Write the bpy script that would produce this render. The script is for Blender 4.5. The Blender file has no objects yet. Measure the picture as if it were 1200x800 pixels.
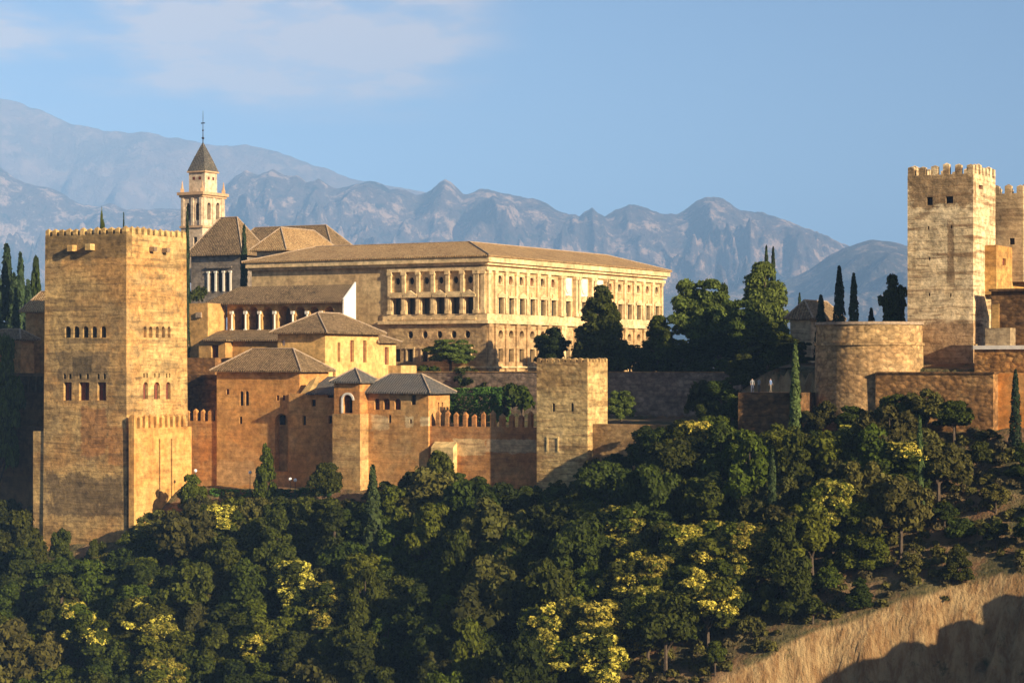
import bpy, math, random
import numpy as np
from mathutils import Vector, Euler

R = math.radians
C = bpy.context.scene.collection
sc = bpy.context.scene
random.seed(7)

# ------------------------------------------------------------------ camera
F, HY, CZ = 2580.0, 430.0, 100.0            # focal length in photo pixels, horizon row, camera height
cam_d = bpy.data.cameras.new('camera')
cam = bpy.data.objects.new('camera', cam_d); C.objects.link(cam)
cam.location = (0, 0, CZ); cam.rotation_euler = (R(90), 0, 0)
cam_d.sensor_width = 36; cam_d.lens = 36*F/1200
cam_d.shift_y = (HY-400)/1200
cam_d.clip_start = 0.5; cam_d.clip_end = 60000
sc.camera = cam

# ------------------------------------------------------------------ light
# direction towards the sun: right of and behind the camera, low evening sun
SUN_EL = R(19.5)
SUN_H = Vector((0.711, -0.703)).normalized()
sun_vec = Vector((SUN_H.x*math.cos(SUN_EL), SUN_H.y*math.cos(SUN_EL), math.sin(SUN_EL)))
sd = bpy.data.lights.new('sun', 'SUN'); sun = bpy.data.objects.new('sun', sd); C.objects.link(sun)
sd.energy = 5.0; sd.angle = R(0.55); sd.color = (1.0, 0.81, 0.54)
sun.rotation_euler = sun_vec.to_track_quat('Z', 'Y').to_euler()
sun.location = (200, -200, 300)

world = bpy.data.worlds.new('World'); sc.world = world; world.use_nodes = True
wn = world.node_tree; wn.nodes.clear()
def N(nt, typ, **kw):
    n = nt.nodes.new(typ)
    for k, v in kw.items():
        if k.startswith('i_'):
            n.inputs[int(k[2:])].default_value = v
        else:
            setattr(n, k, v)
    return n
def math_n(nt, op, a, b=None, clamp=False):
    n = nt.nodes.new('ShaderNodeMath'); n.operation = op; n.use_clamp = clamp
    for i, x in enumerate((a, b)):
        if x is None: continue
        if isinstance(x, (int, float)): n.inputs[i].default_value = x
        else: nt.links.new(x, n.inputs[i])
    return n.outputs[0]
def smooth_n(nt, x, a, b, lo=0.0, hi=1.0):
    n = nt.nodes.new('ShaderNodeMapRange'); n.interpolation_type = 'SMOOTHSTEP'
    nt.links.new(x, n.inputs[0])
    n.inputs[1].default_value = a; n.inputs[2].default_value = b
    n.inputs[3].default_value = lo; n.inputs[4].default_value = hi
    return n.outputs[0]
def mix_n(nt, fac, a, b, mode='MIX'):
    n = nt.nodes.new('ShaderNodeMix'); n.data_type = 'RGBA'; n.blend_type = mode
    if isinstance(fac, (int, float)): n.inputs[0].default_value = fac
    else: nt.links.new(fac, n.inputs[0])
    for i, x in ((6, a), (7, b)):
        if isinstance(x, (tuple, list)): n.inputs[i].default_value = (x[0], x[1], x[2], 1)
        else: nt.links.new(x, n.inputs[i])
    return n.outputs[2]
sky = N(wn, 'ShaderNodeTexSky', sky_type='NISHITA', sun_disc=False)
sky.sun_elevation = SUN_EL
sky.sun_rotation = math.atan2(SUN_H.x, SUN_H.y)
sky.air_density = .62; sky.dust_density = 2.0; sky.ozone_density = 2.4; sky.altitude = 700
tc = N(wn, 'ShaderNodeTexCoord')
sep = N(wn, 'ShaderNodeSeparateXYZ'); wn.links.new(tc.outputs['Generated'], sep.inputs[0])
def dens(scx, scz, w, detail=6):
    mp = N(wn, 'ShaderNodeMapping'); mp.inputs['Scale'].default_value = (scx, scx, scz); mp.inputs['Location'].default_value = (w, w*.7, w*.3)
    wn.links.new(tc.outputs['Generated'], mp.inputs[0])
    n = N(wn, 'ShaderNodeTexNoise'); n.inputs['Scale'].default_value = 1; n.inputs['Detail'].default_value = detail
    n.inputs['Roughness'].default_value = .55
    wn.links.new(mp.outputs[0], n.inputs[0]); return n.outputs[0]
c1 = smooth_n(wn, dens(7, 30, 3.1), .34, .62)
c2 = smooth_n(wn, dens(20, 66, 1.3), .40, .66)
# the cloud bank sits low in the south-east, fading to the west and before it meets the mountains
az = smooth_n(wn, sep.outputs[0], 0.015, -0.07)
lo = smooth_n(wn, sep.outputs[2], 0.106, 0.128)
hi = smooth_n(wn, sep.outputs[2], 0.30, 0.17)
cm = math_n(wn, 'MULTIPLY', math_n(wn, 'MULTIPLY', az, lo), hi)
cd = math_n(wn, 'MULTIPLY', cm, math_n(wn, 'ADD', math_n(wn, 'MULTIPLY', c1, .5), math_n(wn, 'MULTIPLY', math_n(wn, 'MULTIPLY', c2, c1), 1.1)), clamp=True)
cd = math_n(wn, 'MULTIPLY', cd, 1.6, clamp=True)
SKY_GAIN = (1, 1, 1)
skyc = mix_n(wn, cd, sky.outputs[0], (6.0, 4.9, 4.7))
bg = N(wn, 'ShaderNodeBackground'); bg.inputs[1].default_value = 0.050
wn.links.new(skyc, bg.inputs[0])
wo = N(wn, 'ShaderNodeOutputWorld'); wn.links.new(bg.outputs[0], wo.inputs[0])

sc.view_settings.view_transform = 'Standard'; sc.view_settings.look = 'None'
sc.view_settings.gamma = 1; sc.view_settings.exposure = 1.52; sc.view_settings.use_curve_mapping = False
sc.cycles.use_denoising = True
sc.cycles.max_bounces = 5; sc.cycles.diffuse_bounces = 3; sc.cycles.glossy_bounces = 2
sc.cycles.transmission_bounces = 3; sc.cycles.volume_bounces = 0; sc.cycles.transparent_max_bounces = 6
sc.cycles.caustics_reflective = False; sc.cycles.caustics_refractive = False

# ------------------------------------------------------------------ the fortress grid
# (t, d): t runs right along the north fronts, d runs forward towards the camera
UR = Vector((0.870356, -0.492424)); UF = Vector((-0.492424, -0.870356))
Q0 = Vector((-45.3, 311.0))
def pt(t, d, z=None):
    p = Q0 + UR*t + UF*d
    return p if z is None else Vector((p.x, p.y, z))
def tN(px, d):
    k = (px-600)/F; o = Q0 + UF*d
    return (k*o.y - o.x)/(UR.x - k*UR.y)
def dW(px, t):
    k = (px-600)/F; o = Q0 + UR*t
    return (k*o.y - o.x)/(UF.x - k*UF.y)
def zz(py, t, d):
    return CZ + (HY-py)/F*pt(t, d).y
def at(px, py, Y):
    return Vector(((px-600)/F*Y, Y, CZ+(HY-py)/F*Y))

# ------------------------------------------------------------------ mesh helpers
class MB:
    def __init__(s): s.v = []; s.f = []; s.mi = []
    def face(s, pts, mi=0):
        i = len(s.v); s.v += [tuple(p) for p in pts]; s.f.append(tuple(range(i, i+len(pts)))); s.mi.append(mi)
    def quadn(s, a, b, c, d, n, mi=0):
        nn = (b-a).cross(d-a)
        if nn.length < 1e-9: nn = (c-b).cross(d-b)
        s.face((a, b, c, d) if nn.dot(n) > 0 else (d, c, b, a), mi)
    def hexa(s, lo, hi, mi=0):           # two rings of 4 points, counter-clockwise from above
        i = len(s.v); s.v += [tuple(p) for p in lo] + [tuple(p) for p in hi]
        for q in ((3,2,1,0), (4,5,6,7), (0,1,5,4), (1,2,6,5), (2,3,7,6), (3,0,4,7)):
            s.f.append(tuple(i+k for k in q)); s.mi.append(mi)
    def box(s, t0, t1, d0, d1, z0, z1, mi=0):   # grid aligned; d0 < d1
        c = [(t0, d1), (t1, d1), (t1, d0), (t0, d0)]
        s.hexa([pt(a, b, z0) for a, b in c], [pt(a, b, z1) for a, b in c], mi)
    def abox(s, c, sx, sy, sz, mi=0):
        x, y, z = c
        q = [(-1,-1), (1,-1), (1,1), (-1,1)]
        s.hexa([(x+a*sx/2, y+b*sy/2, z-sz/2) for a, b in q], [(x+a*sx/2, y+b*sy/2, z+sz/2) for a, b in q], mi)
    def tube(s, p0, p1, r0, r1, n=8, mi=0, cap=True):
        p0 = Vector(p0); p1 = Vector(p1); ax = (p1-p0).normalized()
        u = ax.cross(Vector((0.3, .9, .1)) if abs(ax.z) > .9 else Vector((0, 0, 1))).normalized(); w = ax.cross(u)
        i = len(s.v)
        for p, r in ((p0, r0), (p1, r1)):
            for k in range(n):
                a = 2*math.pi*k/n; s.v.append(tuple(p + (u*math.cos(a) + w*math.sin(a))*r))
        for k in range(n):
            s.f.append((i+k, i+(k+1) % n, i+n+(k+1) % n, i+n+k)); s.mi.append(mi)
        if cap:
            s.f.append(tuple(i+n+k for k in range(n))); s.mi.append(mi)
            s.f.append(tuple(i+n-1-k for k in range(n))); s.mi.append(mi)
    def build(s, name, mat, parent=None, warp=None, smooth=False, mats=None):
        vs = s.v
        if warp: vs = [warp(Vector(p)) for p in vs]
        o0 = Vector((0, 0, 0))
        if parent is not None:
            o0 = Vector(parent.get('_w', (0, 0, 0)))
        else:
            xs = np.array(vs); o0 = Vector(((xs[:,0].min()+xs[:,0].max())/2, (xs[:,1].min()+xs[:,1].max())/2, xs[:,2].min()))
        me = bpy.data.meshes.new(name)
        me.from_pydata([(p[0]-o0.x, p[1]-o0.y, p[2]-o0.z) for p in vs], [], s.f)
        for m in (mats or [mat]): me.materials.append(m)
        if mats: me.polygons.foreach_set('material_index', s.mi)
        if smooth: me.polygons.foreach_set('use_smooth', [True]*len(s.f))
        me.update()
        o = bpy.data.objects.new(name, me); C.objects.link(o)
        if parent is not None: o.parent = parent
        else: o.location = o0
        WPOS[o.name] = o0
        return o
WPOS = {}
class Root:
    """an Empty at the base of a thing"""
def thing(name, label, cat, loc, group=None):
    o = bpy.data.objects.new(name, None); C.objects.link(o)
    o.location = loc; o.empty_display_size = .5
    o['label'] = label; o['category'] = cat
    if group: o['group'] = group
    o['_w'] = tuple(loc)
    ROOTS.append(o)
    return o
ROOTS = []
def tag(o, label, cat, group=None):
    o['label'] = label; o['category'] = cat
    if group: o['group'] = group
    return o
def sub(mb, name, mat, part, **kw):
    """a sub-part: child of a part (which sits at its thing's origin)"""
    th = part.parent
    o = mb.build(name, mat, th, **kw); o.parent = part
    return o

# ------------------------------------------------------------------ materials
def new_mat(name):
    m = bpy.data.materials.new(name); m.use_nodes = True
    nt = m.node_tree; b = nt.nodes['Principled BSDF']
    b.inputs['Specular IOR Level'].default_value = .25
    return m, nt, b
def noise(nt, vec, scale, detail=4, rough=.55, stretch=None, off=(0, 0, 0)):
    mp = nt.nodes.new('ShaderNodeMapping')
    s = stretch or (1, 1, 1)
    mp.inputs['Scale'].default_value = (s[0]*scale, s[1]*scale, s[2]*scale)
    mp.inputs['Location'].default_value = off
    nt.links.new(vec, mp.inputs[0])
    n = nt.nodes.new('ShaderNodeTexNoise'); n.inputs['Scale'].default_value = 1
    n.inputs['Detail'].default_value = detail; n.inputs['Roughness'].default_value = rough
    nt.links.new(mp.outputs[0], n.inputs[0]); return n.outputs[0]
def bump(nt, b, h, dist, strength=1.0):
    bp = nt.nodes.new('ShaderNodeBump'); bp.inputs['Distance'].default_value = dist; bp.inputs['Strength'].default_value = strength
    nt.links.new(h, bp.inputs['Height']); nt.links.new(bp.outputs[0], b.inputs['Normal'])
GREY_WALLS = ('grey_rubble', 'terrace_stone', 'chapel_wall', 'bell_tower_lime', 'citadel_lime_courses', 'palace_ashlar', 'palace_trim', 'palace_rustication', 'second_keep', 'round_bastion_stone')
def stone(name, c1, c2, c3, c3amt=.5, dark=(.10, .075, .05), strata=.5, streak=.4, bmp=.12, rubble=0.0, big=.09, patches=(), off=0.0, damp=None, contrast=1.0):
    """weathered masonry: large tonal areas, horizontal rammed-earth lifts, runs of dirt, rubble"""
    k_, g_ = (.62, .92) if name not in GREY_WALLS else ((.92, .98) if name in GREY_WALLS[:4] else (.80, .96))
    def sat(c): return (min(.8, c[0]*1.06), c[1]*g_, c[2]*k_)
    c1, c2, c3, dark = sat(c1), sat(c2), sat(c3), sat(dark)
    m, nt, b = new_mat(name)
    g = nt.nodes.new('ShaderNodeNewGeometry'); P = g.outputs['Position']
    o = (off*3.1, off*1.7, off*2.3)
    col = mix_n(nt, smooth_n(nt, noise(nt, P, big, 5, .6, (1, 1, 1.5), o), .40, .60), c1, c2)
    col = mix_n(nt, math_n(nt, 'MULTIPLY', smooth_n(nt, noise(nt, P, big*2.6, 6, .65, (1, 1, 1.2), (o[0]+9, 3, 5)), .47, .62), c3amt), col, c3)
    for (t0, t1, d, za, zb, pc, amt, soft) in patches:       # repairs and stains at fixed places on a wall
        pc = sat(pc); cc = pt((t0+t1)/2, d, (za+zb)/2)
        vm = nt.nodes.new('ShaderNodeVectorMath'); vm.operation = 'SUBTRACT'; nt.links.new(P, vm.inputs[0]); vm.inputs[1].default_value = cc
        dt = nt.nodes.new('ShaderNodeVectorMath'); dt.operation = 'DOT_PRODUCT'; nt.links.new(vm.outputs[0], dt.inputs[0]); dt.inputs[1].default_value = (UR.x, UR.y, 0)
        sp = nt.nodes.new('ShaderNodeSeparateXYZ'); nt.links.new(vm.outputs[0], sp.inputs[0])
        a = math_n(nt, 'DIVIDE', math_n(nt, 'ABSOLUTE', dt.outputs['Value']), abs(t1-t0)/2)
        c = math_n(nt, 'DIVIDE', math_n(nt, 'ABSOLUTE', sp.outputs[2]), abs(zb-za)/2)
        mx = math_n(nt, 'MAXIMUM', a, c)
        nz = math_n(nt, 'MULTIPLY', math_n(nt, 'SUBTRACT', noise(nt, P, .38, 7, .72), .5), soft*4.0)
        mk = smooth_n(nt, math_n(nt, 'ADD', mx, nz), 1.0+soft*.25, 1.0-soft*.25)
        sf = nt.nodes.new('ShaderNodeVectorMath'); sf.operation = 'DOT_PRODUCT'; nt.links.new(vm.outputs[0], sf.inputs[0]); sf.inputs[1].default_value = (UF.x, UF.y, 0)
        mk = math_n(nt, 'MULTIPLY', mk, math_n(nt, 'LESS_THAN', math_n(nt, 'ABSOLUTE', sf.outputs['Value']), 1.2))
        col = mix_n(nt, math_n(nt, 'MULTIPLY', mk, amt), col, pc)
    st = noise(nt, P, 1.0, 5, .6, (.10, .10, 1.15), o)
    col = mix_n(nt, math_n(nt, 'MULTIPLY', smooth_n(nt, st, .50, .66), strata), col, dark)
    st2 = noise(nt, P, 1.0, 4, .6, (.35, .35, 2.6), (4, 2, 8))
    col = mix_n(nt, math_n(nt, 'MULTIPLY', smooth_n(nt, st2, .55, .70), strata*.6), col, dark)
    sk = noise(nt, P, 1.0, 4, .6, (.9, .9, .07), (o[0]+2, 5, 1))
    col = mix_n(nt, math_n(nt, 'MULTIPLY', smooth_n(nt, sk, .56, .74), streak), col, dark)
    szz = nt.nodes.new('ShaderNodeSeparateXYZ'); nt.links.new(P, szz.inputs[0])
    lf = math_n(nt, 'FRACT', math_n(nt, 'ADD', math_n(nt, 'MULTIPLY', szz.outputs[2], 1/.86), math_n(nt, 'MULTIPLY', noise(nt, P, .22, 3, .5), .9)))
    lift = math_n(nt, 'MULTIPLY', smooth_n(nt, math_n(nt, 'ABSOLUTE', math_n(nt, 'SUBTRACT', lf, .5)), .34, .5), smooth_n(nt, noise(nt, P, .5, 4, .7, None, (6, 2, 9)), .42, .62))
    col = mix_n(nt, math_n(nt, 'MULTIPLY', lift, strata), col, dark)
    fn = noise(nt, P, 1.1, 7, .72)
    v = math_n(nt, 'MULTIPLY', smooth_n(nt, fn, .25, .75, 1-.46*contrast, 1+.34*contrast), smooth_n(nt, noise(nt, P, .3, 5, .7, None, (1, 7, 4)), .3, .7, .80, 1.16))
    h = math_n(nt, 'ADD', math_n(nt, 'MULTIPLY', fn, .7), math_n(nt, 'MULTIPLY', st, .9))
    if rubble > 0:
        vo = nt.nodes.new('ShaderNodeTexVoronoi'); vo.feature = 'F1'; vo.inputs['Scale'].default_value = 1
        mp = nt.nodes.new('ShaderNodeMapping'); mp.inputs['Scale'].default_value = (1.3, 1.3, 2.0); nt.links.new(P, mp.inputs[0]); nt.links.new(mp.outputs[0], vo.inputs[0])
        sepc = nt.nodes.new('ShaderNodeSeparateColor'); nt.links.new(vo.outputs['Color'], sepc.inputs[0])
        v = math_n(nt, 'MULTIPLY', v, smooth_n(nt, sepc.outputs[0], 0, 1, 1-.5*rubble, 1+.35*rubble))
        v = math_n(nt, 'MULTIPLY', v, smooth_n(nt, vo.outputs['Distance'], .75, .35, 1-.5*rubble, 1))
        h = math_n(nt, 'SUBTRACT', h, math_n(nt, 'MULTIPLY', vo.outputs['Distance'], rubble))
    cmb = nt.nodes.new('ShaderNodeCombineColor')
    for i in range(3): nt.links.new(v, cmb.inputs[i])
    col = mix_n(nt, 1.0, col, cmb.outputs[0], 'MULTIPLY')
    nt.links.new(col, b.inputs['Base Color']); b.inputs['Roughness'].default_value = .95
    bump(nt, b, h, bmp)
    return m
def plain(name, col, rough=.85, var=.25, scale=1.5, bmp=.0, metal=0.0):
    m, nt, b = new_mat(name)
    g = nt.nodes.new('ShaderNodeNewGeometry')
    n = noise(nt, g.outputs['Position'], scale, 5, .65)
    v = smooth_n(nt, n, .25, .75, 1-var, 1+var)
    cmb = nt.nodes.new('ShaderNodeCombineColor')
    for i in range(3): nt.links.new(v, cmb.inputs[i])
    nt.links.new(mix_n(nt, 1.0, col, cmb.outputs[0], 'MULTIPLY'), b.inputs['Base Color'])
    b.inputs['Roughness'].default_value = rough; b.inputs['Metallic'].default_value = metal
    if bmp: bump(nt, b, n, bmp)
    return m
def tiles(name, c1, c2, c3):
    """old clay barrel tiles, ribs running down whatever slope they lie on"""
    m, nt, b = new_mat(name)
    g = nt.nodes.new('ShaderNodeNewGeometry'); P = g.outputs['Position']
    cr = nt.nodes.new('ShaderNodeVectorMath'); cr.operation = 'CROSS_PRODUCT'; nt.links.new(g.outputs['True Normal'], cr.inputs[0]); cr.inputs[1].default_value = (0, 0, 1)
    no = nt.nodes.new('ShaderNodeVectorMath'); no.operation = 'NORMALIZE'; nt.links.new(cr.outputs[0], no.inputs[0])
    dt = nt.nodes.new('ShaderNodeVectorMath'); dt.operation = 'DOT_PRODUCT'; nt.links.new(no.outputs[0], dt.inputs[0]); nt.links.new(P, dt.inputs[1])
    rib = math_n(nt, 'ABSOLUTE', math_n(nt, 'SINE', math_n(nt, 'MULTIPLY', dt.outputs['Value'], math.pi/.38)))
    sp = nt.nodes.new('ShaderNodeSeparateXYZ'); nt.links.new(P, sp.inputs[0])
    row = math_n(nt, 'FRACT', math_n(nt, 'MULTIPLY', sp.outputs[2], 6.0))
    col = mix_n(nt, smooth_n(nt, noise(nt, P, .35, 5, .6), .38, .62), c1, c2)
    col = mix_n(nt, smooth_n(nt, noise(nt, P, 2.6, 5, .75, None, (5, 5, 5)), .42, .66), col, c3)
    col = mix_n(nt, smooth_n(nt, noise(nt, P, .55, 6, .75, None, (2, 9, 5)), .54, .68, 0, .75), col, (c2[0]*.55, c2[1]*.62, c2[2]*.6))
    fn = noise(nt, P, 5.0, 3, .7)
    v = math_n(nt, 'MULTIPLY', smooth_n(nt, fn, .3, .7, .45, 1.5), smooth_n(nt, rib, 0, .8, .45, 1.08))
    cmb = nt.nodes.new('ShaderNodeCombineColor')
    for i in range(3): nt.links.new(v, cmb.inputs[i])
    nt.links.new(mix_n(nt, 1.0, col, cmb.outputs[0], 'MULTIPLY'), b.inputs['Base Color'])
    b.inputs['Roughness'].default_value = .9
    h = math_n(nt, 'ADD', math_n(nt, 'ADD', rib, math_n(nt, 'MULTIPLY', row, .3)), fn)
    bump(nt, b, h, .09)
    return m
def leafy(name, base, var=.35, trans=.25, warm=(.16, .13, .03), warmamt=.35):
    m, nt, b = new_mat(name)
    oi = nt.nodes.new('ShaderNodeObjectInfo')
    g = nt.nodes.new('ShaderNodeNewGeometry')
    col = mix_n(nt, math_n(nt, 'MULTIPLY', oi.outputs['Random'], warmamt), base, warm)
    v = math_n(nt, 'MULTIPLY', smooth_n(nt, g.outputs['Random Per Island'], 0, 1, 1-var, 1+var*1.4),
               smooth_n(nt, math_n(nt, 'FRACT', math_n(nt, 'MULTIPLY', oi.outputs['Random'], 7.31)), 0, 1, .65, 1.35))
    cmb = nt.nodes.new('ShaderNodeCombineColor')
    for i in range(3): nt.links.new(v, cmb.inputs[i])
    col = mix_n(nt, 1.0, col, cmb.outputs[0], 'MULTIPLY')
    nt.links.new(col, b.inputs['Base Color']); b.inputs['Roughness'].default_value = .7
    b.inputs['Specular IOR Level'].default_value = .15
    tr = nt.nodes.new('ShaderNodeBsdfTranslucent'); nt.links.new(col, tr.inputs[0])
    mx = nt.nodes.new('ShaderNodeMixShader'); mx.inputs[0].default_value = trans
    nt.links.new(b.outputs[0], mx.inputs[1]); nt.links.new(tr.outputs[0], mx.inputs[2])
    nt.links.new(mx.outputs[0], nt.nodes['Material Output'].inputs['Surface'])
    return m

#@@PART2
# ------------------------------------------------------------------ ground
def perlin(x, y, seed=0):
    x = np.asarray(x, dtype=float); y = np.asarray(y, dtype=float)
    xi = np.floor(x).astype(np.int64); yi = np.floor(y).astype(np.int64)
    xf = x-xi; yf = y-yi
    def gr(ix, iy):
        h = (ix*374761393 + iy*668265263 + seed*1442695041) & 0xffffffff
        h = ((h ^ (h >> 13))*1274126177) & 0xffffffff
        h = (h ^ (h >> 16)) & 0xffff
        a = h/65536.0*2*np.pi
        return np.cos(a), np.sin(a)
    u = xf*xf*xf*(xf*(xf*6-15)+10); w = yf*yf*yf*(yf*(yf*6-15)+10)
    def d(ix, iy, fx, fy):
        a, b = gr(ix, iy); return a*fx+b*fy
    n00 = d(xi, yi, xf, yf); n10 = d(xi+1, yi, xf-1, yf); n01 = d(xi, yi+1, xf, yf-1); n11 = d(xi+1, yi+1, xf-1, yf-1)
    return ((n00*(1-u)+n10*u)*(1-w) + (n01*(1-u)+n11*u)*w)*1.5
def fbm(x, y, oct=5, seed=0, gain=.5):
    s = 0; a = 1
    for o in range(oct): s = s + a*perlin(x*2**o, y*2**o, seed+o); a *= gain
    return s
def ridged(x, y, oct=6, seed=0, gain=.55):
    s = 0; a = 1; w = 1
    for o in range(oct):
        n = 1-np.abs(perlin(x*2**o, y*2**o, seed+o))
        n = n*n*w; w = np.clip(n*1.6, 0, 1); s = s+a*n; a *= gain
    return s
def sst(a, b, x):
    t = np.clip((x-a)/(b-a), 0, 1); return t*t*(3-2*t)
def cliff_d(t):
    return np.interp(t, [60, 80, 95, 108, 122, 160], [72, 56, 41.5, 31.5, 25, 23])
def ground_z(x, y, fine=True):
    x = np.asarray(x, dtype=float); y = np.asarray(y, dtype=float)
    rx, ry = x-Q0.x, y-Q0.y
    t = rx*UR.x + ry*UR.y; d = rx*UF.x + ry*UF.y
    base = np.interp(t, [-80, -30, 0, 25, 55, 66, 76, 90, 104, 125, 180], [-25, -21, -17, -16.5, -16.5, -14.5, -11, -9.5, -7.5, -7, -3])
    out = base - .70*np.maximum(d-4, 0)
    dc = cliff_d(t)
    out = out - sst(72, 84, t)*1.5*np.maximum(d-dc, 0)
    kx = x-.238*y-11
    ws = sst(-2, 7, kx+3.2*perlin(y/9, x/9, 77)+2.2*perlin(y/3, x/3, 78))*sst(252, 240, y)*sst(150, 185, y)
    out = out*(1-ws) + np.maximum(out, -17+.1*np.minimum(kx, 40)+2.5*perlin(x/7, y/7, 3)+1.6*perlin(x/2.4, y/2.4, 4)+.9*perlin(x/1.1, y/1.1, 5))*ws
    if fine:
        cm = sst(74, 86, t)*sst(0, 3, d-dc)
        out = out + cm*(2.0*(ridged(t/3.8, d/9, 5, 11)-1.0)+1.1*fbm(t/2.1, d/2.6, 4, 61)) + .5*fbm(t/7, d/7, 4, 5)
    garden = np.interp(-d, [0, 8, 21, 22.5, 26, 80, 260], [-8.3, -8, -7, -7, -1.0, -1, -1])
    alc = np.interp(-d, [0, 8, 200], [-.8, .5, 2])
    w = sst(75, 88, t)
    ins = garden*(1-w) + alc*w
    ins = ins - sst(2, 25, -15-t)*5
    k = sst(-1.2, -3.2, d)
    z = out*(1-k)+ins*k
    # the valley floor, and the slope the viewpoint stands on
    val = np.interp(y, [-400, -60, 0, 15, 50, 100, 150, 200, 240], [20, 6, -2.2, -9, -42, -72, -80, -72, -60])
    wv = sst(58, 85, d)
    z = z*(1-wv)+val*wv
    # beyond the hill the land drops to the plain
    wf = sst(200, 520, -d) + sst(110, 400, np.abs(t-30)-60)*(d < 20)
    z = z*(1-np.clip(wf, 0, 1)) + (-62)*np.clip(wf, 0, 1)
    return z+CZ
def gz(x, y): return float(ground_z(np.array([x]), np.array([y]))[0])
def gtd(t, d):
    p = pt(t, d); return gz(p.x, p.y)
def axis(parts):
    r = []
    for a, b, s in parts: r += list(np.arange(a, b, s))
    return np.array(r+[parts[-1][1]])
def grid_mesh(name, xs, ys, zf, mat, smooth=True):
    X, Y = np.meshgrid(xs, ys); Z = zf(X, Y)
    nx, ny = len(xs), len(ys)
    co = np.stack([X, Y, Z], -1).reshape(-1, 3)
    me = bpy.data.meshes.new(name)
    i = np.arange(nx*ny).reshape(ny, nx)
    q = np.stack([i[:-1,:-1], i[:-1,1:], i[1:,1:], i[1:,:-1]], -1).reshape(-1, 4)
    me.vertices.add(len(co)); me.vertices.foreach_set('co', co.ravel())
    me.loops.add(q.size); me.loops.foreach_set('vertex_index', q.ravel())
    me.polygons.add(len(q)); me.polygons.foreach_set('loop_start', np.arange(len(q))*4); me.polygons.foreach_set('loop_total', np.full(len(q), 4))
    if smooth: me.polygons.foreach_set('use_smooth', [True]*len(q))
    me.update(calc_edges=True); me.validate()
    me.materials.append(mat)
    o = bpy.data.objects.new(name, me); C.objects.link(o)
    return o
def ground_mat():
    m, nt, b = new_mat('earth')
    g = nt.nodes.new('ShaderNodeNewGeometry'); P = g.outputs['Position']
    sn = nt.nodes.new('ShaderNodeSeparateXYZ'); nt.links.new(g.outputs['Normal'], sn.inputs[0])
    soil = mix_n(nt, smooth_n(nt, noise(nt, P, .25, 6, .65), .38, .62), (.30, .19, .095), (.20, .105, .05))
    scrub = mix_n(nt, smooth_n(nt, noise(nt, P, .8, 5, .7), .4, .6), (.055, .055, .02), (.15, .12, .05))
    col = mix_n(nt, smooth_n(nt, noise(nt, P, .16, 6, .7, None, (7, 1, 3)), .44, .58), scrub, soil)
    cl = mix_n(nt, smooth_n(nt, noise(nt, P, 1.0, 6, .7, (.9, .9, .16)), .36, .64), (.44, .30, .145), (.26, .145, .06))
    cl = mix_n(nt, smooth_n(nt, noise(nt, P, .5, 6, .75, None, (3, 8, 1)), .55, .72), cl, (.10, .08, .03))
    col = mix_n(nt, smooth_n(nt, sn.outputs[2], .66, .52), col, cl)
    nt.links.new(col, b.inputs['Base Color']); b.inputs['Roughness'].default_value = 1
    h = math_n(nt, 'ADD', noise(nt, P, 1.4, 7, .7), noise(nt, P, 1.0, 5, .6, (2.2, 2.2, .4)))
    bump(nt, b, h, .5)
    return m
xs = axis([(-24000, -4000, 2000), (-4000, -800, 320), (-800, -200, 40), (-200, -75, 6), (-75, 100, .8), (100, 250, 6), (250, 800, 40), (800, 4000, 320), (4000, 24000, 2000)])
ys = axis([(-3000, -400, 300), (-400, 0, 25), (0, 150, 6), (150, 205, 3), (205, 345, .8), (345, 500, 6), (500, 1200, 50), (1200, 6000, 300), (6000, 30000, 2000)])
ground = grid_mesh('ground', xs, ys, ground_z, ground_mat()); ground['kind'] = 'structure'

# ------------------------------------------------------------------ mountains, as far away as they really stand out
def mountain_mat(name, rock, veg, light, vegamt, sc0, bmp=.22):
    m, nt, b = new_mat(name)
    g = nt.nodes.new('ShaderNodeNewGeometry'); P = g.outputs['Position']
    sn = nt.nodes.new('ShaderNodeSeparateXYZ'); nt.links.new(g.outputs['Normal'], sn.inputs[0])
    n1 = noise(nt, P, sc0, 8, .65); n2 = noise(nt, P, sc0*4, 8, .7, None, (3, 4, 5))
    col = mix_n(nt, smooth_n(nt, n1, .62-vegamt*.3, .40-vegamt*.2+.12), rock, veg)
    col = mix_n(nt, smooth_n(nt, n2, .50, .62), col, light)
    col = mix_n(nt, smooth_n(nt, n2, .45, .34), col, veg)
    nt.links.new(col, b.inputs['Base Color']); b.inputs['Roughness'].default_value = 1
    n3 = noise(nt, P, sc0*11, 7, .75, (1, .6, 1), (7, 1, 2))
    col = mix_n(nt, smooth_n(nt, n3, .57, .68, 0, .75), col, light)  # pale flecks of light rock that also paint in the crag highlights
    col = mix_n(nt, smooth_n(nt, n3, .47, .36, 0, .7), col, veg)
    nt.links.new(col, b.inputs['Base Color'])
    bump(nt, b, math_n(nt, 'ADD', n2, math_n(nt, 'MULTIPLY', n3, .35)), bmp/sc0)
    return m
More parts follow.
